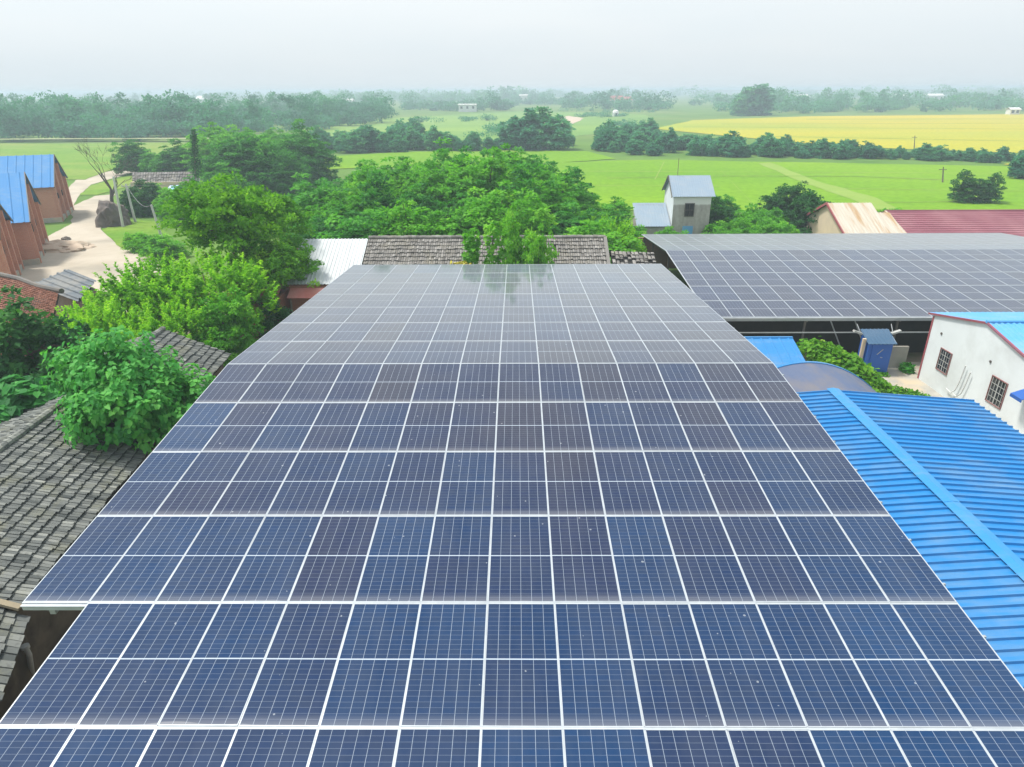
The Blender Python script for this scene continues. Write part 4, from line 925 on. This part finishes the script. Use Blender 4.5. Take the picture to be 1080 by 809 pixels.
w.face([g2(fx-4,105,0),g2(fx-4,95,0),g2(fx-4,95,pa.z-1.3),g2(fx-4,105,pa.z-1.3)]); w.face([g2(fx+4,95,0),g2(fx+4,105,0),g2(fx+4,105,pa.z-1.3),g2(fx+4,95,pa.z-1.3)]); w.build('wall', M['beige_wall'], fh)
for s_ in (-1,1): corrugated([g2(fx,94.6,pa.z),g2(fx,105,pa.z),g2(fx+s_*4.5,105,pa.z-1.45),g2(fx+s_*4.5,94.6,pa.z-1.45)],0.4,0.03,M['blue_light'],fh)
# ================================================================== BRICK BARNS (left)
def barn(near, far, eave_z, ridge_z, length, label, mroof, seed):
    """near/far: ground corners of the gable end that faces the road; the building runs off to the left"""
    n_, f_ = Vector(near), Vector(far); g = (f_-n_); wd = g.length; gd = g.normalized()
    ld = Vector((-gd.y, gd.x, 0)); ld = ld if ld.x < 0 else -ld
    o = empty('brick_barn', (n_+f_)/2, label, 'barn', 'brick barns along the dirt road')
    P = lambda a, l, z: n_ + gd*a + ld*l + Vector((0,0,z))
    w = MB(); e, r_ = eave_z, ridge_z
    w.face([P(0,0,0),P(wd,0,0),P(wd,0,e),P(wd/2,0,r_-.1),P(0,0,e)]); w.face([P(wd,length,0),P(0,length,0),P(0,length,e),P(wd/2,length,r_-.1),P(wd,length,e)])
    w.face([P(0,length,0),P(0,0,0),P(0,0,e),P(0,length,e)]); w.face([P(wd,0,0),P(wd,length,0),P(wd,length,e),P(wd,0,e)]); w.build('wall', M['brick'], o)
    for k in range(4):                                   # brick piers on the gable end
        a = wd*(k+0.12)/3.24; h = e + (r_-e)*(1-abs(a-wd/2)/(wd/2)) - 0.15
        q = MB(); ctr = P(a,-0.13,h/2); rot = Matrix((gd, -ld, Vector((0,0,1)))).transposed(); q.box(ctr,(0.42,0.30,h),rot); q.build('pier', M['brick'], o)
    for k in range(1,5):
        q = MB(); q.box(P(-0.11,length*k/4.4,e/2-.05),(0.26,0.4,e-.1),Matrix((gd,-ld,Vector((0,0,1)))).transposed()); q.build('pier', M['brick'], o)
    q = MB(); q.box(P(wd/2,-0.10,0.25),(wd+.4,0.22,0.5),Matrix((gd,-ld,Vector((0,0,1)))).transposed()); q.box(P(-0.10,length/2,0.25),(0.22,length,0.5),Matrix((gd,-ld,Vector((0,0,1)))).transposed()); q.build('plinth', M['concrete'], o)
    ov = 0.35
    corrugated([P(wd/2,-ov,r_),P(wd/2,length,r_),P(-.45,length,e-.2),P(-.45,-ov,e-.2)],0.8,0.05,mroof,o,top=0.06)
    corrugated([P(wd/2,-ov,r_),P(wd/2,length,r_),P(wd+.45,length,e-.2),P(wd+.45,-ov,e-.2)],0.8,0.05,mroof,o,top=0.06)
    q = MB(); q.bar(P(wd/2,-ov-.03,r_-.04),P(-.45,-ov-.03,e-.24),.06,.18); q.bar(P(wd/2,-ov-.03,r_-.04),P(wd+.45,-ov-.03,e-.24),.06,.18); q.build('verge_trim', M['dark_steel'], o)
    for (a, z) in ((0.30,2.6),(0.62,2.6)):
        q = MB(); q.box(P(wd*a,0.02,z),(0.7,0.12,0.6),Matrix((gd,-ld,Vector((0,0,1)))).transposed()); q.build('vent', M['under'], o)
    return o
def barn_px(near_px, far_px, eave_py, ridge_px, length, label, mroof, seed):
    n_, f_ = G(*near_px), G(*far_px); mid = (n_+f_)/2
    ez_ = A(near_px[0], eave_py, n_.y).z; rz_ = A(ridge_px[0], ridge_px[1], mid.y).z
    return barn(n_, f_, ez_, rz_, length, label, mroof, seed)
barn_px((64,234),(76,222),195,(55,163),20,'red brick barn with light blue roof farthest along the dirt road', M['blue_barn'],1)
barn_px((40,279),(49,256),231,(23,182),17,'red brick barn with light blue roof, middle of the three by the road', M['blue_barn'],2)
barn_px((11,306),(22,284),248,(2,214),12,'nearest red brick barn, only its gable end showing at left edge', M['blue_barn'],3)
# red tiled roof and striped fibre roof in front of the barns
rt = empty('red_tiled_hut', (-27, 33, 0), 'hut with red clay tile roof behind the dark tree at left', 'hut')
q0, q1 = G(0,288,3.6), G(62,310,3.4)
q2 = G(52,352,2.6); q3 = G(-30,345,2.6)
tile_roof([q0,q1,q2,q3],0.3,0.22,M['tile_red'],rt,seed=61)
q = MB(); q.tube([q0+Vector((-1,0,.15)),q0.lerp(q1,.35)+Vector((0,0,.06)),q0.lerp(q1,.7)+Vector((0,0,.03)),q1+Vector((.2,0,.16))],[.15,.16,.16,.15],8); q.build('ridge_tile', M['dark_steel'], rt)
walls([(q3.x+.2,q3.y+.2),(q2.x-.2,q2.y+.2),(q1.x-.2,q1.y-.1),(q0.x+.2,q0.y-.1)],0,2.4,M['brick'],rt)
fs = empty('striped_shed', (-27, 40, 0), 'low shed with striped grey sheet roof beside the dirt yard', 'shed')
f0, f1, f2, f3 = G(72,284,2.2), G(102,296,2.2), G(82,318,1.8), G(34,300,1.8)
corrugated([f0,f3,f2,f1],0.55,0.09,M['fibre'],fs,top=0.2)
walls([(f3.x+.3,f3.y+.1),(f2.x,f2.y+.2),(f1.x-.2,f1.y),(f0.x,f0.y-.2)],0,1.65,M['mud'],fs)
# grey hut and boulder heap by the road
hh_ = empty('grey_hut', (-44, 108, 0), 'old hut with pale grey roof among bushes beyond the road poles', 'hut')
Yh = 100.0; h0, h1 = A(140,182,Yh+4), A(210,181,Yh+4); zl = A(170,213,Yh).z
tile_roof([h0,h1,Vector((h1.x,Yh,zl)),Vector((h0.x+1,Yh,zl))],0.5,0.4,M['tile_warm'],hh_,seed=71,rough=2)
walls([(h0.x+1.3,Yh+.4),(h1.x-.3,Yh+.4),(h1.x-.3,Yh+8),(h0.x+1.3,Yh+8)],0,max(zl-.2,1.5),M['beige_wall'],hh_)
bt = MB(); c = A(192,205,97)
for i in range(7):
    rg = random.Random(i); p = c + Vector((rg.uniform(-1.6,1.6),rg.uniform(-.5,.5),rg.uniform(-1.2,1.0))); bt.slab([p+Vector((-.9,-.4,0)),p+Vector((.9,-.5,.2)),p+Vector((.8,.6,.7)),p+Vector((-.8,.5,.6))],.04)
o = bt.build('blue_tarpaulin', M['blue_tarp']); tag(o, 'crumpled bright blue tarpaulin lying before the old grey hut', 'tarpaulin')
def boulder(name, c, r, label, cat, m, seed, group=None):
    bm = bmesh.new(); bmesh.ops.create_icosphere(bm, subdivisions=4, radius=1)
    from mathutils import noise as mn
    for v in bm.verts:
        d = v.co.normalized(); k = 1 + 0.32*mn.noise(d*1.7+Vector((seed,0,0))) + 0.16*mn.noise(d*4.5+Vector((0,seed,0))) + 0.07*mn.noise(d*11)
        v.co = Vector((d.x*r[0]*k, d.y*r[1]*k, max(d.z*r[2]*k, -0.1)))
    me = bpy.data.meshes.new(name); bm.to_mesh(me); bm.free(); me.materials.append(m)
    o = link(name, me, loc=c); return tag(o, label, cat, group)
bc = G(116,240); boulder('earth_mound', bc+Vector((-.3,1.5,0)), (1.7,1.8,2.6), 'dark rubble mound at the foot of the bare tree', 'mound', M['rubble'], 2)
bc = G(68,263); boulder('earth_mound', bc, (2.6,1.8,0.7), 'low grey-brown dirt heap on the yard beside the middle barn', 'mound', M['bare'], 5)
bc = G(70,253.5); boulder('stone', bc, (0.45,0.4,0.35), 'small dark stone on the pale dirt yard', 'stone', M['rubble'], 7)
# poles and wires
poles = []
def pole(px_b, py_b, px_t, py_t, label, r=0.14, cross=True):
    b_ = G(px_b, py_b); tp = A(px_t, py_t, b_.y); tp.x = b_.x + (tp.x-b_.x)*0.6
    o = empty('utility_pole', b_, label, 'pole', 'poles by the dirt road')
    q = MB(); q.tube([b_, tp], [r, r*0.7], 10); q.build('shaft', M['pole'], o)
    if cross:
        q = MB(); q.bar(tp+Vector((-.55,0,-.25)), tp+Vector((.55,0,-.25)), .09,.09); q.build('crossarm', M['steel'], o)
        for s_ in (-.45,.45): q = MB(); q.tube([tp+Vector((s_,0,-.2)),tp+Vector((s_,0,-.02))],[.05,.035],6); q.build('insulator', M['pole'], o)
    return tp
t1_ = pole(130,240,121,186,'tall pale concrete pole nearest the bare tree', cross=False)
t2_ = pole(143,235,132,194,'pale pole just right of the tallest pole by the road')
t3_ = pole(171,252,157,216,'leaning pale pole nearest to the lime-green trees', cross=False)
t4_ = pole(216,216,210,188,'pale pole with crossarm at the foot of the vine-clad pole', cross=True)
b_ = G(134,234); q = MB(); q.tube([b_,b_+Vector((0.1,0,1.6))],[.1,.08],8); o = q.build('concrete_stub', M['pole']); tag(o, 'short broken concrete stub standing between two road poles', 'post')
def wire(a, b, sag, label):
    q = MB(); pts = [a.lerp(b, i/10) - Vector((0,0,sag*4*(i/10)*(1-i/10))) for i in range(11)]; q.tube(pts, .022, 5)
    o = q.build('overhead_wire', M['wire']); tag(o, label, 'wire')
wire(t2_, t3_, 1.0, 'slack grey wire sagging down to the leaning pole')
wire(t2_, t4_, 0.5, 'grey wire running right from the road poles over the hut')
# vine-clad pole
vb = A(208,215,92); vtop = A(204,137,92); vo_ = empty('ivy_pole', (vb.x,92,0), 'tall thin dark ivy-clad pole standing above the bushes', 'pole')
q = MB(); q.tube([(vb.x,92,0),(vtop.x,92,vtop.z-.1)],[.12,.05],8); q.build('shaft', M['timber'], vo_)
rngp = np.random.default_rng(8); nL = 1500; hz_ = rngp.uniform(0.35,1,nL)**0.9
hz_ = hz_[(np.sin(hz_*38)+rngp.uniform(-.6,1.2,len(hz_))) > -0.2]; nL = len(hz_)
P = np.stack([vb.x+(vtop.x-vb.x)*hz_, np.full(nL,92.0), vtop.z*hz_],1) + rngp.normal(0,1,(nL,3))*np.array([.42,.42,.25])*(1.25-hz_)[:,None]*1.1
V, Q, kk = leaf_arrays(P, rngp.normal(size=(nL,3)), rngp.normal(size=(nL,3))+np.array([0,0,.5]), .28, .2)
me = np_mesh('ivy', V-np.array([vb.x,92,0]), Q, rngp.uniform(0.1,.7,nL), L['dark']); link('ivy', me, vo_)
# poles in the fields
for (px,py,tpy,lab) in ((994,193,176,'thin lone pole in the green rice field'),(964,158,143,'thin lone pole before the yellow field')):
    b_ = G(px,py); tp = A(px+1,tpy,b_.y); o = empty('field_pole', b_, lab, 'pole', 'lone poles in the fields')
    q = MB(); q.tube([b_,tp],[.13,.08],8); q.build('shaft', M['timber'], o); q = MB(); q.bar(tp+Vector((-.6,0,-.4)),tp+Vector((.6,0,-.4)),.1,.1); q.build('crossarm', M['timber'], o)
# bare tree
def bare_tree(base, h, label):
    rg = random.Random(14); o = empty('bare_tree', base, label, 'tree'); tk = MB(); br_ = MB()
    def grow(b, p, d, ln, r, depth):
        n = 3; pts = [p]; rr = [r]
        for i in range(n):
            d = (d + Vector((rg.uniform(-.16,.16),rg.uniform(-.16,.16),rg.uniform(-.02,.10)))).normalized(); p = p + d*ln/n; pts.append(p); rr.append(r*(1-.42*(i+1)/n))
        b.tube(pts, rr, 6 if r > .03 else 4, caps=False)
        if depth == 0: return
        for i in range(rg.choice((2,3)) + (1 if depth > 4 else 0)):
            a = rg.uniform(0,6.28); s_ = rg.uniform(.3,.65); x = d.orthogonal().normalized(); y = d.cross(x)
            nd = (d*math.cos(s_) + (x*math.cos(a)+y*math.sin(a))*math.sin(s_)).normalized()
            grow(br_, pts[rg.choice((2,3,3))], nd, ln*rg.uniform(.62,.84), max(rr[-1]*rg.uniform(.6,.8), .013), depth-1)
    grow(tk, Vector(base), Vector((.10,0,1)).normalized(), h*.36, .26, 5)
    tk.build('trunk', M['bare_bark'], o); br_.build('branches', M['bare_bark'], o)
bt_b = G(121,228); bare_tree(bt_b, 8.6, 'leafless dark tree with spreading twigs beside the dirt road')
# ================================================================== TREES
make_kind('wood', 'wood', (1,2,3,4), 3.4, 8.0, 1.0, 320, 50, 0.29, clump_r=0.18, lobes=9, dome=True)
make_kind('wood_light', 'wood_light', (11,12), 3.2, 8.0, 1.0, 310, 50, 0.29, clump_r=0.18, lobes=9, dome=True)
make_kind('dark', 'dark', (21,22), 2.4, 6.0, 0.4, 230, 44, 0.26, clump_r=0.22, lobes=7, dome=True)
make_kind('hazed_teal', 'hazed_teal', (31,32,33), 3.3, 7.0, 0.0, 230, 30, 0.60, clump_r=0.22, lobes=8, dome=True)
make_kind('bush', 'wood_light', (41,42), 1.7, 2.4, 0.0, 120, 40, 0.22, clump_r=0.24, lobes=6, dome=True, trunk_r=0.05)
make_kind('big', 'big', (51,), 2.85, 6.6, 2.1, 820, 18, 0.19, clump_r=0.145, heart=True, lobes=11, trunk_r=0.16)
make_kind('bigshrub', 'big', (55,), 1.5, 4.3, 1.6, 150, 14, 0.27, clump_r=0.2, heart=True, lobes=5, trunk_r=0.08)
make_kind('lime', 'lime', (61,62,63), 3.5, 7.2, 1.0, 420, 40, 0.27, shoots=0.36, lobes=7, trunk_r=0.13)
make_kind('olive', 'olive', (71,72), 4.3, 8.4, 2.3, 300, 70, 0.23, clump_r=0.17, lobes=12, trunk_r=0.22)
# near left
plant('broadleaf_tree', 'big', -12.6, 19.7, 6.45, 'broad-leaved green tree hanging over the tiled roof by the array', 'tree', i=0, rz=0.6, wide=0.86)
plant('broadleaf_shrub', 'bigshrub', -16.9, 20.6, 4.5, 'broad-leaved shrub behind the tiled roof at the left edge', 'shrub', i=0, wide=1.15)
plant('dark_tree', 'dark', -20.4, 25.6, 6.6, 'dark small-leaved tree at the left edge before the red hut', 'tree', i=0, wide=0.95)
plant('dark_tree', 'dark', -18.3, 23.6, 4.6, 'lower dark-leaved tree between broad-leaved tree and left edge', 'tree', i=1, wide=0.9)
for x, y, h, wd, i, lab in ((-16.4,34.5,5.2,1.3,0,'lime-green feathery tree standing nearest to the array edge'),
                       (-19.8,34.6,4.9,1.3,1,'lime-green feathery tree in the middle of the bright clump'),
                       (-20.8,31.2,4.0,1.1,2,'smaller lime-green tree at the left end of the bright clump'),
                       (-17.2,31.0,3.9,1.2,0,'low lime-green tree in front of the bright clump')):
    plant('feathery_tree', 'lime', x, y, h, lab, 'tree', 'lime-green trees left of the array', i=i, wide=wd)
plant('feathery_tree', 'wood_light', -14.4, 31.4, 5.2, 'deep green tree low against the array left edge', 'tree', i=0, wide=0.8)
plant('olive_tree', 'olive', -16.4, 40.2, 8.9, 'olive-green rounded tree beside the white sheet roof', 'tree', i=0, wide=0.85)
plant('olive_tree', 'olive', -14.2, 38.2, 6.2, 'smaller olive-green crown hanging over the white sheet roof edge', 'tree', i=1, wide=0.8)
plant('dark_tree', 'dark', -13.4, 35.4, 3.3, 'dark bush in front of the faded red shed', 'shrub', i=0, wide=0.8)
# vine towers behind the array's far edge
for px, top, Y, sd_, lab in ((497,243,37.3,1,'leafy vine column at the far array edge, leftmost of the cluster'),
                             (519,233,37.3,2,'narrow vine column second from left at the far array edge')):
    b_ = A(px,278,Y); tp = A(px,top,Y); rg = np.random.default_rng(sd_)
    leaf_heap('vine_column', [(b_.x,Y,2.5),(b_.x,Y,4.0),(b_.x+.1,Y,tp.z-.35)], [0.65,0.5], 620, 0.24, L['wood_light'], lab, 'vine', rg, 'vines at the far edge of the array', flat=1.3)
for px, top, Y, h0_, wd, lab in ((545,215,37.8,1,0.55,'tallest vine-covered sapling at the far array edge'),
                                 (566,236,37.2,1,0.55,'yellow-tipped sapling right of the tallest at the array edge')):
    tp = A(px,top,Y); plant('sapling', 'wood_light', A(px,270,Y).x, Y, tp.z+.1, lab, 'tree', 'vines at the far edge of the array', i=1, wide=wd*.8)
leaf_heap('yellow_plant', [A(480,281,36.0), A(490,281,36.0)], 0.32, 200, 0.15, M['yellow'], 'yellow flowering plant at the far edge of the array', 'plant', np.random.default_rng(4))
# wood behind the grey roof
spots = []
rgw = random.Random(5)
def wood_top(px):        # skyline of the wood in the photo
    xs_ = [300,330,380,430,480,520,560,600,640,665]; ys_ = [205,190,173,165,158,154,163,180,200,222]
    return float(np.interp(px, xs_, ys_))
for Y, n in ((49,8),(54,9),(60,9),(66,9),(72,8)):
    for i in range(n):
        px = 318 + (655-318)*(i+0.5+rgw.uniform(-.3,.3))/n
        if Y > 62: px = 340 + (610-340)*(i+0.5+rgw.uniform(-.3,.3))/n
        y = Y + rgw.uniform(-2,2); b_ = A(px, 200, y)
        top = A(px, wood_top(px), y).z * {49:0.74,54:0.87,60:0.98,66:1.02,72:1.02}[Y]*rgw.uniform(0.88,1.06)
        top = max(3.2, min(top, 10.5)); lt_ = rgw.random() < (0.30 if px < 560 else 0.7)
        key = 'wood_light' if lt_ else 'wood'
        plant('leafy_tree', key, b_.x, y, top, 'pale green leafy tree in the dense wood behind the grey roof' if lt_ else 'deep green leafy tree in the dense wood behind the grey roof', 'tree',
              'pale trees of the wood behind the grey roof' if lt_ else 'deep green trees of the wood behind the grey roof', wide=rgw.uniform(0.95,1.25)*(8.0/max(top,5))**0.5)
for px, y, h in ((612,50,4.6),(636,50,4.4),(655,49,3.8),(668,52,3.4),(598,47,4.4)):
    plant('leafy_bush', 'lime' if px in (636,655) else 'wood_light', A(px,240,y).x, y, h, 'bright yellow-green bush behind the tumbledown shed', 'bush', 'bright bushes behind the tumbledown shed', wide=1.0)
for px, py, Y, h in ((672,234,59,2.4),(680,246,58.2,2.0),(705,246,59.5,2.2),(715,246,60.5,1.9)):
    plant('leafy_bush', 'bush', A(px,py,Y).x, Y, h, 'leafy bush at the foot of the low annex', 'bush', 'bushes at the annex')
# right of the hut
for px, Y, h, key in ((757,66,4.4,'dark'),(764,70,4.0,'wood'),(776,64,2.6,'bush'),(790,66,2.9,'bush'),(803,68,3.1,'bush'),(757,61,2.4,'bush'),(815,64,2.6,'bush'),(770,60,2.2,'bush'),(795,60,2.2,'bush'),(830,62,2.2,'bush')):
    plant('leafy_bush', key, A(px,230,Y).x, Y, h, 'leafy green bush between the tall hut and dark trees', 'bush', 'bushes right of the tall hut')
for px, Y, h, w_, lab in ((818,72,4.6,1.1,'dark rounded tree leftmost of three before the rusty roof'),(838,70,5.2,1.1,'dark rounded tree in the middle of three before the rusty roof'),(857,66,4.9,1.1,'dark rounded tree touching the beige gable with red trim')):
    plant('dark_tree', 'dark', A(px,225,Y).x, Y, h, lab, 'tree', 'dark trees before the rusty roof', wide=w_)
for px, Y, h, w_, lab in ((1016,88,4.3,1.1,'dark rounded tree above the maroon roof, left of a pair'),(1038,88,4.0,1.05,'dark rounded tree above the maroon roof, right of a pair')):
    plant('dark_tree', 'dark', A(px,215,Y).x, Y, h, lab, 'tree', 'dark trees above the maroon roof', wide=w_)
plant('dark_tree', 'hazed_teal', A(1078,205,112).x, 112, 5.0, 'blue-green tree at the right edge above the blue roof house', 'tree', wide=1.0)
plant('leafy_bush', 'bush', A(941,221,75).x, 75, 1.6, 'small round bush at the field edge above the maroon roof', 'bush')
# hedgerow between the green and yellow fields
rh_ = random.Random(9)
def hedge(px0, py0, px1, py1, n, hlo, hhi, lab, grp, key='hazed_teal', jy=1.5):
    for i in range(n):
        f = (i+0.5+rh_.uniform(-.35,.35))/n; px = px0+(px1-px0)*f; py = py0+(py1-py0)*f + rh_.uniform(-jy,jy)
        b_ = G(px,py); h = hlo*0.85+(hhi*1.08-hlo*0.85)*rh_.random()**1.5
        plant('hedgerow_tree', key, b_.x, b_.y, h, lab, 'tree', grp, wide=rh_.uniform(.9,1.5))
hedge(628,159,745,163,16,2.8,5.2,'blue-green tree at the wide left end of the hedgerow','trees at the left end of the hedgerow', jy=5)
hedge(634,150,700,151,9,4.0,6.0,'blue-green tree on the far side of the wide hedgerow end','trees behind the left end of the hedgerow', jy=4)
hedge(735,163,910,167,26,2.4,4.6,'blue-green tree in the middle of the hedgerow between fields','trees in the middle of the hedgerow')
hedge(900,165,1085,172,28,1.8,3.2,'low blue-green bush in the thin right part of the hedgerow','bushes in the right part of the hedgerow')
hedge(540,158,578,157,4,6.5,9.0,'tall blue-green tree in the lone group before the bare soil','trees of the lone group before the bare soil', jy=1)
hedge(590,154,600,154,2,3.4,4.2,'round blue-green bush right of the lone tree group','bushes right of the lone tree group')
hedge(330,160,535,158,22,3.0,5.6,'blue-green tree in the row beyond the wood','trees in the row beyond the wood')
hedge(420,153,436,153,3,6.5,8.0,'taller blue-green tree standing up from the row beyond the wood','taller trees of the row beyond the wood')
# left middle distance
hedge(225,205,330,200,12,6.0,9.0,'deep green tree of the left wood beyond the olive tree','trees of the left wood beyond the olive tree','wood',jy=8)
hedge(228,182,330,178,14,6.0,8.5,'hazy green tree at the back of the left wood','trees at the back of the left wood','wood_light',jy=7)
hedge(140,186,230,184,9,4.0,6.0,'green tree behind the old grey hut','trees behind the old grey hut','wood',jy=3)
hedge(150,218,196,240,8,2.6,4.0,'green bush between the leaning pole and lime-green trees','bushes around the leaning pole','wood_light',jy=5)
hedge(140,262,184,274,7,0.9,1.8,'low green bush at the edge of the pale dirt yard','bushes at the edge of the dirt yard','bush',jy=4)
hedge(143,226,158,228,4,3.6,4.8,'dark green bush behind the leaning pole','dark bushes behind the leaning pole','dark',jy=3)
hedge(205,214,240,214,5,3.6,5.2,'green bush round the foot of the ivy-clad pole','bushes round the ivy-clad pole','wood',jy=5)
hedge(196,236,236,238,5,3.4,5.2,'yellowish green bush behind the lime-green clump','bushes behind the lime-green clump','wood_light',jy=4)
# ================================================================== FAR WOODS (masses) and far buildings
def wood_mass(name, polys, n, hlo, hhi, rlo, rhi, leaf, per, lm, label, seed):
    rng = np.random.default_rng(seed); rg = random.Random(seed); Vs = []; Qs = []; Vr = []; off = 0
    for _ in range(n):
        pw = rg.random()**2.2; (x0, yb0, x1, yb1, ytop) = rg.choice(polys)      # region between the near edge line and a far line in the photo
        f = rg.random(); px = x0+(x1-x0)*f; yb = yb0+(yb1-yb0)*f
        py = yb + (ytop-yb)*rg.random()**1.0; b_ = G(px, py)
        h = hlo*.6+(hhi*1.15-hlo*.6)*pw; r_ = rg.uniform(rlo*.7,rhi); far = max(1.0, b_.y/260.0)
        k = int(per/far**0.7)+40
        cl = 14; cd = sphere_dirs(cl, rng); cd[:,2] = cd[:,2]*.9+.1
        C = cd*np.array([r_*.75,r_*.75,h*.42])
        i = rng.integers(0,cl,k); o = sphere_dirs(k,rng); o[:,2] = np.abs(o[:,2])*.9-.2
        P = C[i] + o*(r_*.42) + np.array([b_.x,b_.y,h*.48])
        P[:,2] = np.maximum(P[:,2], 0.2)
        sz = leaf*far**0.4*rng.uniform(.6,1.3,k)
        V, Q, _k = leaf_arrays(P, rng.normal(size=(k,3)), o*.8+cd[i]*.5+np.array([0,0,.4])+rng.normal(0,.3,(k,3)), sz, sz*.75)
        Vs.append(V); Qs.append(Q+off); off += len(V); Vr.append(np.clip(rng.normal(.45,.12)+rng.normal(0,.1,cl)[i]+rng.normal(0,.07,k),0,1))
    me = np_mesh(name, np.concatenate(Vs), np.concatenate(Qs), np.concatenate(Vr), L[lm])
    o = link(name, me); o['kind'] = 'stuff'; tag(o, label, 'wood'); return o
wood_mass('far_wood', [(-60,149,250,148,135),(-60,145,250,145,118),(-60,132,300,130,104),(250,147,410,130,114),(-60,149,410,128,106)], 620, 6, 12.5, 3.4, 6.5, 0.85, 420, 'hazed_teal', 'broad hazy wood filling the far left of the plain', 1)
wood_mass('distant_wood', [(-80,105,1160,103,98.5),(300,111,560,109,103),(-80,107,1160,105,101),(-80,101,1160,100,97.2),(-80,99,1160,99,96.6)], 620, 8, 15, 7, 15, 1.6, 300, 'hazed_teal', 'faint bluish band of woods along the horizon', 2)
wood_mass('far_wood', [(750,119,1160,117,108),(770,121,880,120,113),(880,119,1160,117,111),(720,113,1160,111,104)], 260, 6, 12.5, 4.5, 8, 1.0, 330, 'hazed_teal', 'hazy blue-green wood behind the yellow field', 3)
wood_mass('far_wood', [(600,113,680,111,105),(520,112,600,112,105),(420,112,520,112,105),(590,117,700,117,114),(430,118,540,117,115)], 150, 5, 12, 4, 9, 1.1, 300, 'hazed_teal', 'hazy scattered wood beyond the pale green fields at centre', 4)
wood_mass('field_scrub', [(640,136,700,138,130),(430,131,520,128,126),(500,145,560,140,136),(610,124,660,124,122),(560,118,690,119,117)], 70, 1.0, 2.4, 1.5, 5, 0.5, 130, 'hazed_teal', 'low scrub scattered over the hazy middle fields', 6)
# tall poplars in front of the far wood on the right
hedge(778,122,800,121,6,11,15,'tall faint poplar standing left of the yellow field','tall poplars left of the yellow field', jy=.6)
def far_house(px, py, w_, d_, h, roof_m, label, seed=0, roof_h=2.2):
    b_ = G(px,py); o = empty('farmhouse', b_, label, 'house', 'white farmhouses on the far plain')
    q = MB(); q.box(b_+Vector((0,d_/2,h/2)),(w_,d_,h)); q.build('wall', M['far_wall'], o)
    q = MB(); x0,x1,y0,y1 = b_.x-w_/2-.4,b_.x+w_/2+.4,b_.y-.4,b_.y+d_+.4
    q.slab([(x0,y0,h+.05),(x1,y0,h+.05),(x1,(y0+y1)/2,h+roof_h),(x0,(y0+y1)/2,h+roof_h)],.15); q.slab([(x0,y1,h+.05),(x1,y1,h+.05),(x1,(y0+y1)/2+.01,h+roof_h),(x0,(y0+y1)/2+.01,h+roof_h)],.15); q.build('roof', roof_m, o)
    for i in range(max(2,int(w_/4))):
        q = MB(); q.box((b_.x-w_/2+w_*(i+.5)/max(2,int(w_/4)),b_.y-.01,h*.6),(1.4,.06,1.5)); q.build('window', M['glass'], o)
far_house(493,118,12,7,4.6,M['far_wall'],'white flat-looking farmhouse left of centre on the far plain',roof_h=.4)
far_house(363,113,16,8,5,M['far_wall'],'pale low farmhouse before the far left woods',roof_h=2)
far_house(650,112,11,8,5,M['red_roof_far'],'red-roofed farmhouse in the hazy woods at centre',roof_h=3.5)
far_house(661,111.5,9,8,4.5,M['red_roof_far'],'smaller red-roofed farmhouse right of the other red roof',roof_h=3)
far_house(552,109,9,8,8,M['far_wall'],'narrow white farmhouse in the far woods left of the soil patch',roof_h=1)
far_house(845,108.5,14,9,6,M['far_wall'],'white farmhouse in the hazy wood behind the yellow field',roof_h=2)
far_house(950,107.5,16,9,6,M['far_wall'],'white farmhouse farther right behind the yellow field',roof_h=2)
far_house(985,107.5,18,9,6,M['far_wall'],'rightmost white farmhouse behind the yellow field',roof_h=2)
far_house(218,113,18,9,7,M['far_wall'],'pale farmhouse deep in the far left wood',roof_h=3)
far_house(1070,121,5,4,2.6,M['far_wall'],'tiny white shed on the far edge of the yellow field',roof_h=1)
b_ = G(649,123); o = empty('white_hut', b_, 'tiny round-topped white hut in the fields at centre', 'hut')
q = MB(); q.tube([b_,b_+Vector((0,0,2.0)),b_+Vector((0,0,2.9)),b_+Vector((0,0,3.5))],[1.9,1.9,1.5,.5],14); q.build('shell', M['far_wall'], o); q = MB(); q.box(b_+Vector((.2,-1.86,.9)),(.9,.1,1.8)); q.build('door', M['glass'], o)
vd = empty('viaduct', (900,1900,0), 'long pale railway viaduct along the horizon at right', 'viaduct')
va, vb2 = G(740,101.2), G(1300,100.6); va = va*(1900/va.y); vb2 = vb2*(1900/vb2.y); va.z = vb2.z = 0
q = MB(); q.bar(va+Vector((0,0,9)),vb2+Vector((0,0,9)),11,2.4); q.build('deck', M['rail_deck'], vd)
for i in range(46): p = va.lerp(vb2,(i+.5)/46); q = MB(); q.box(p+Vector((0,0,3.9)),(3,5,7.8)); q.build('pier', M['rail_deck'], vd)
# ================================================================== HAZE
hb = MB(); hx, hy0, hy1, hz0, hz1 = 8800, -350, 13500, -1.0, 16.5
hb.box((0,(hy0+hy1)/2,(hz0+hz1)/2),(hx*2,hy1-hy0,hz1-hz0))
hm = bpy.data.materials.new('haze'); hm.use_nodes = True; t = hm.node_tree; t.nodes.clear()
vol = t.nodes.new('ShaderNodeVolumePrincipled'); vol.inputs['Color'].default_value = (0.75,0.91,1.0,1); vol.inputs['Density'].default_value = HAZE_DENSITY; vol.inputs['Anisotropy'].default_value = 0.1
out = t.nodes.new('ShaderNodeOutputMaterial'); t.links.new(vol.outputs[0], out.inputs['Volume'])
hz_o = hb.build('haze', hm, weld=True); hz_o['kind'] = 'stuff'
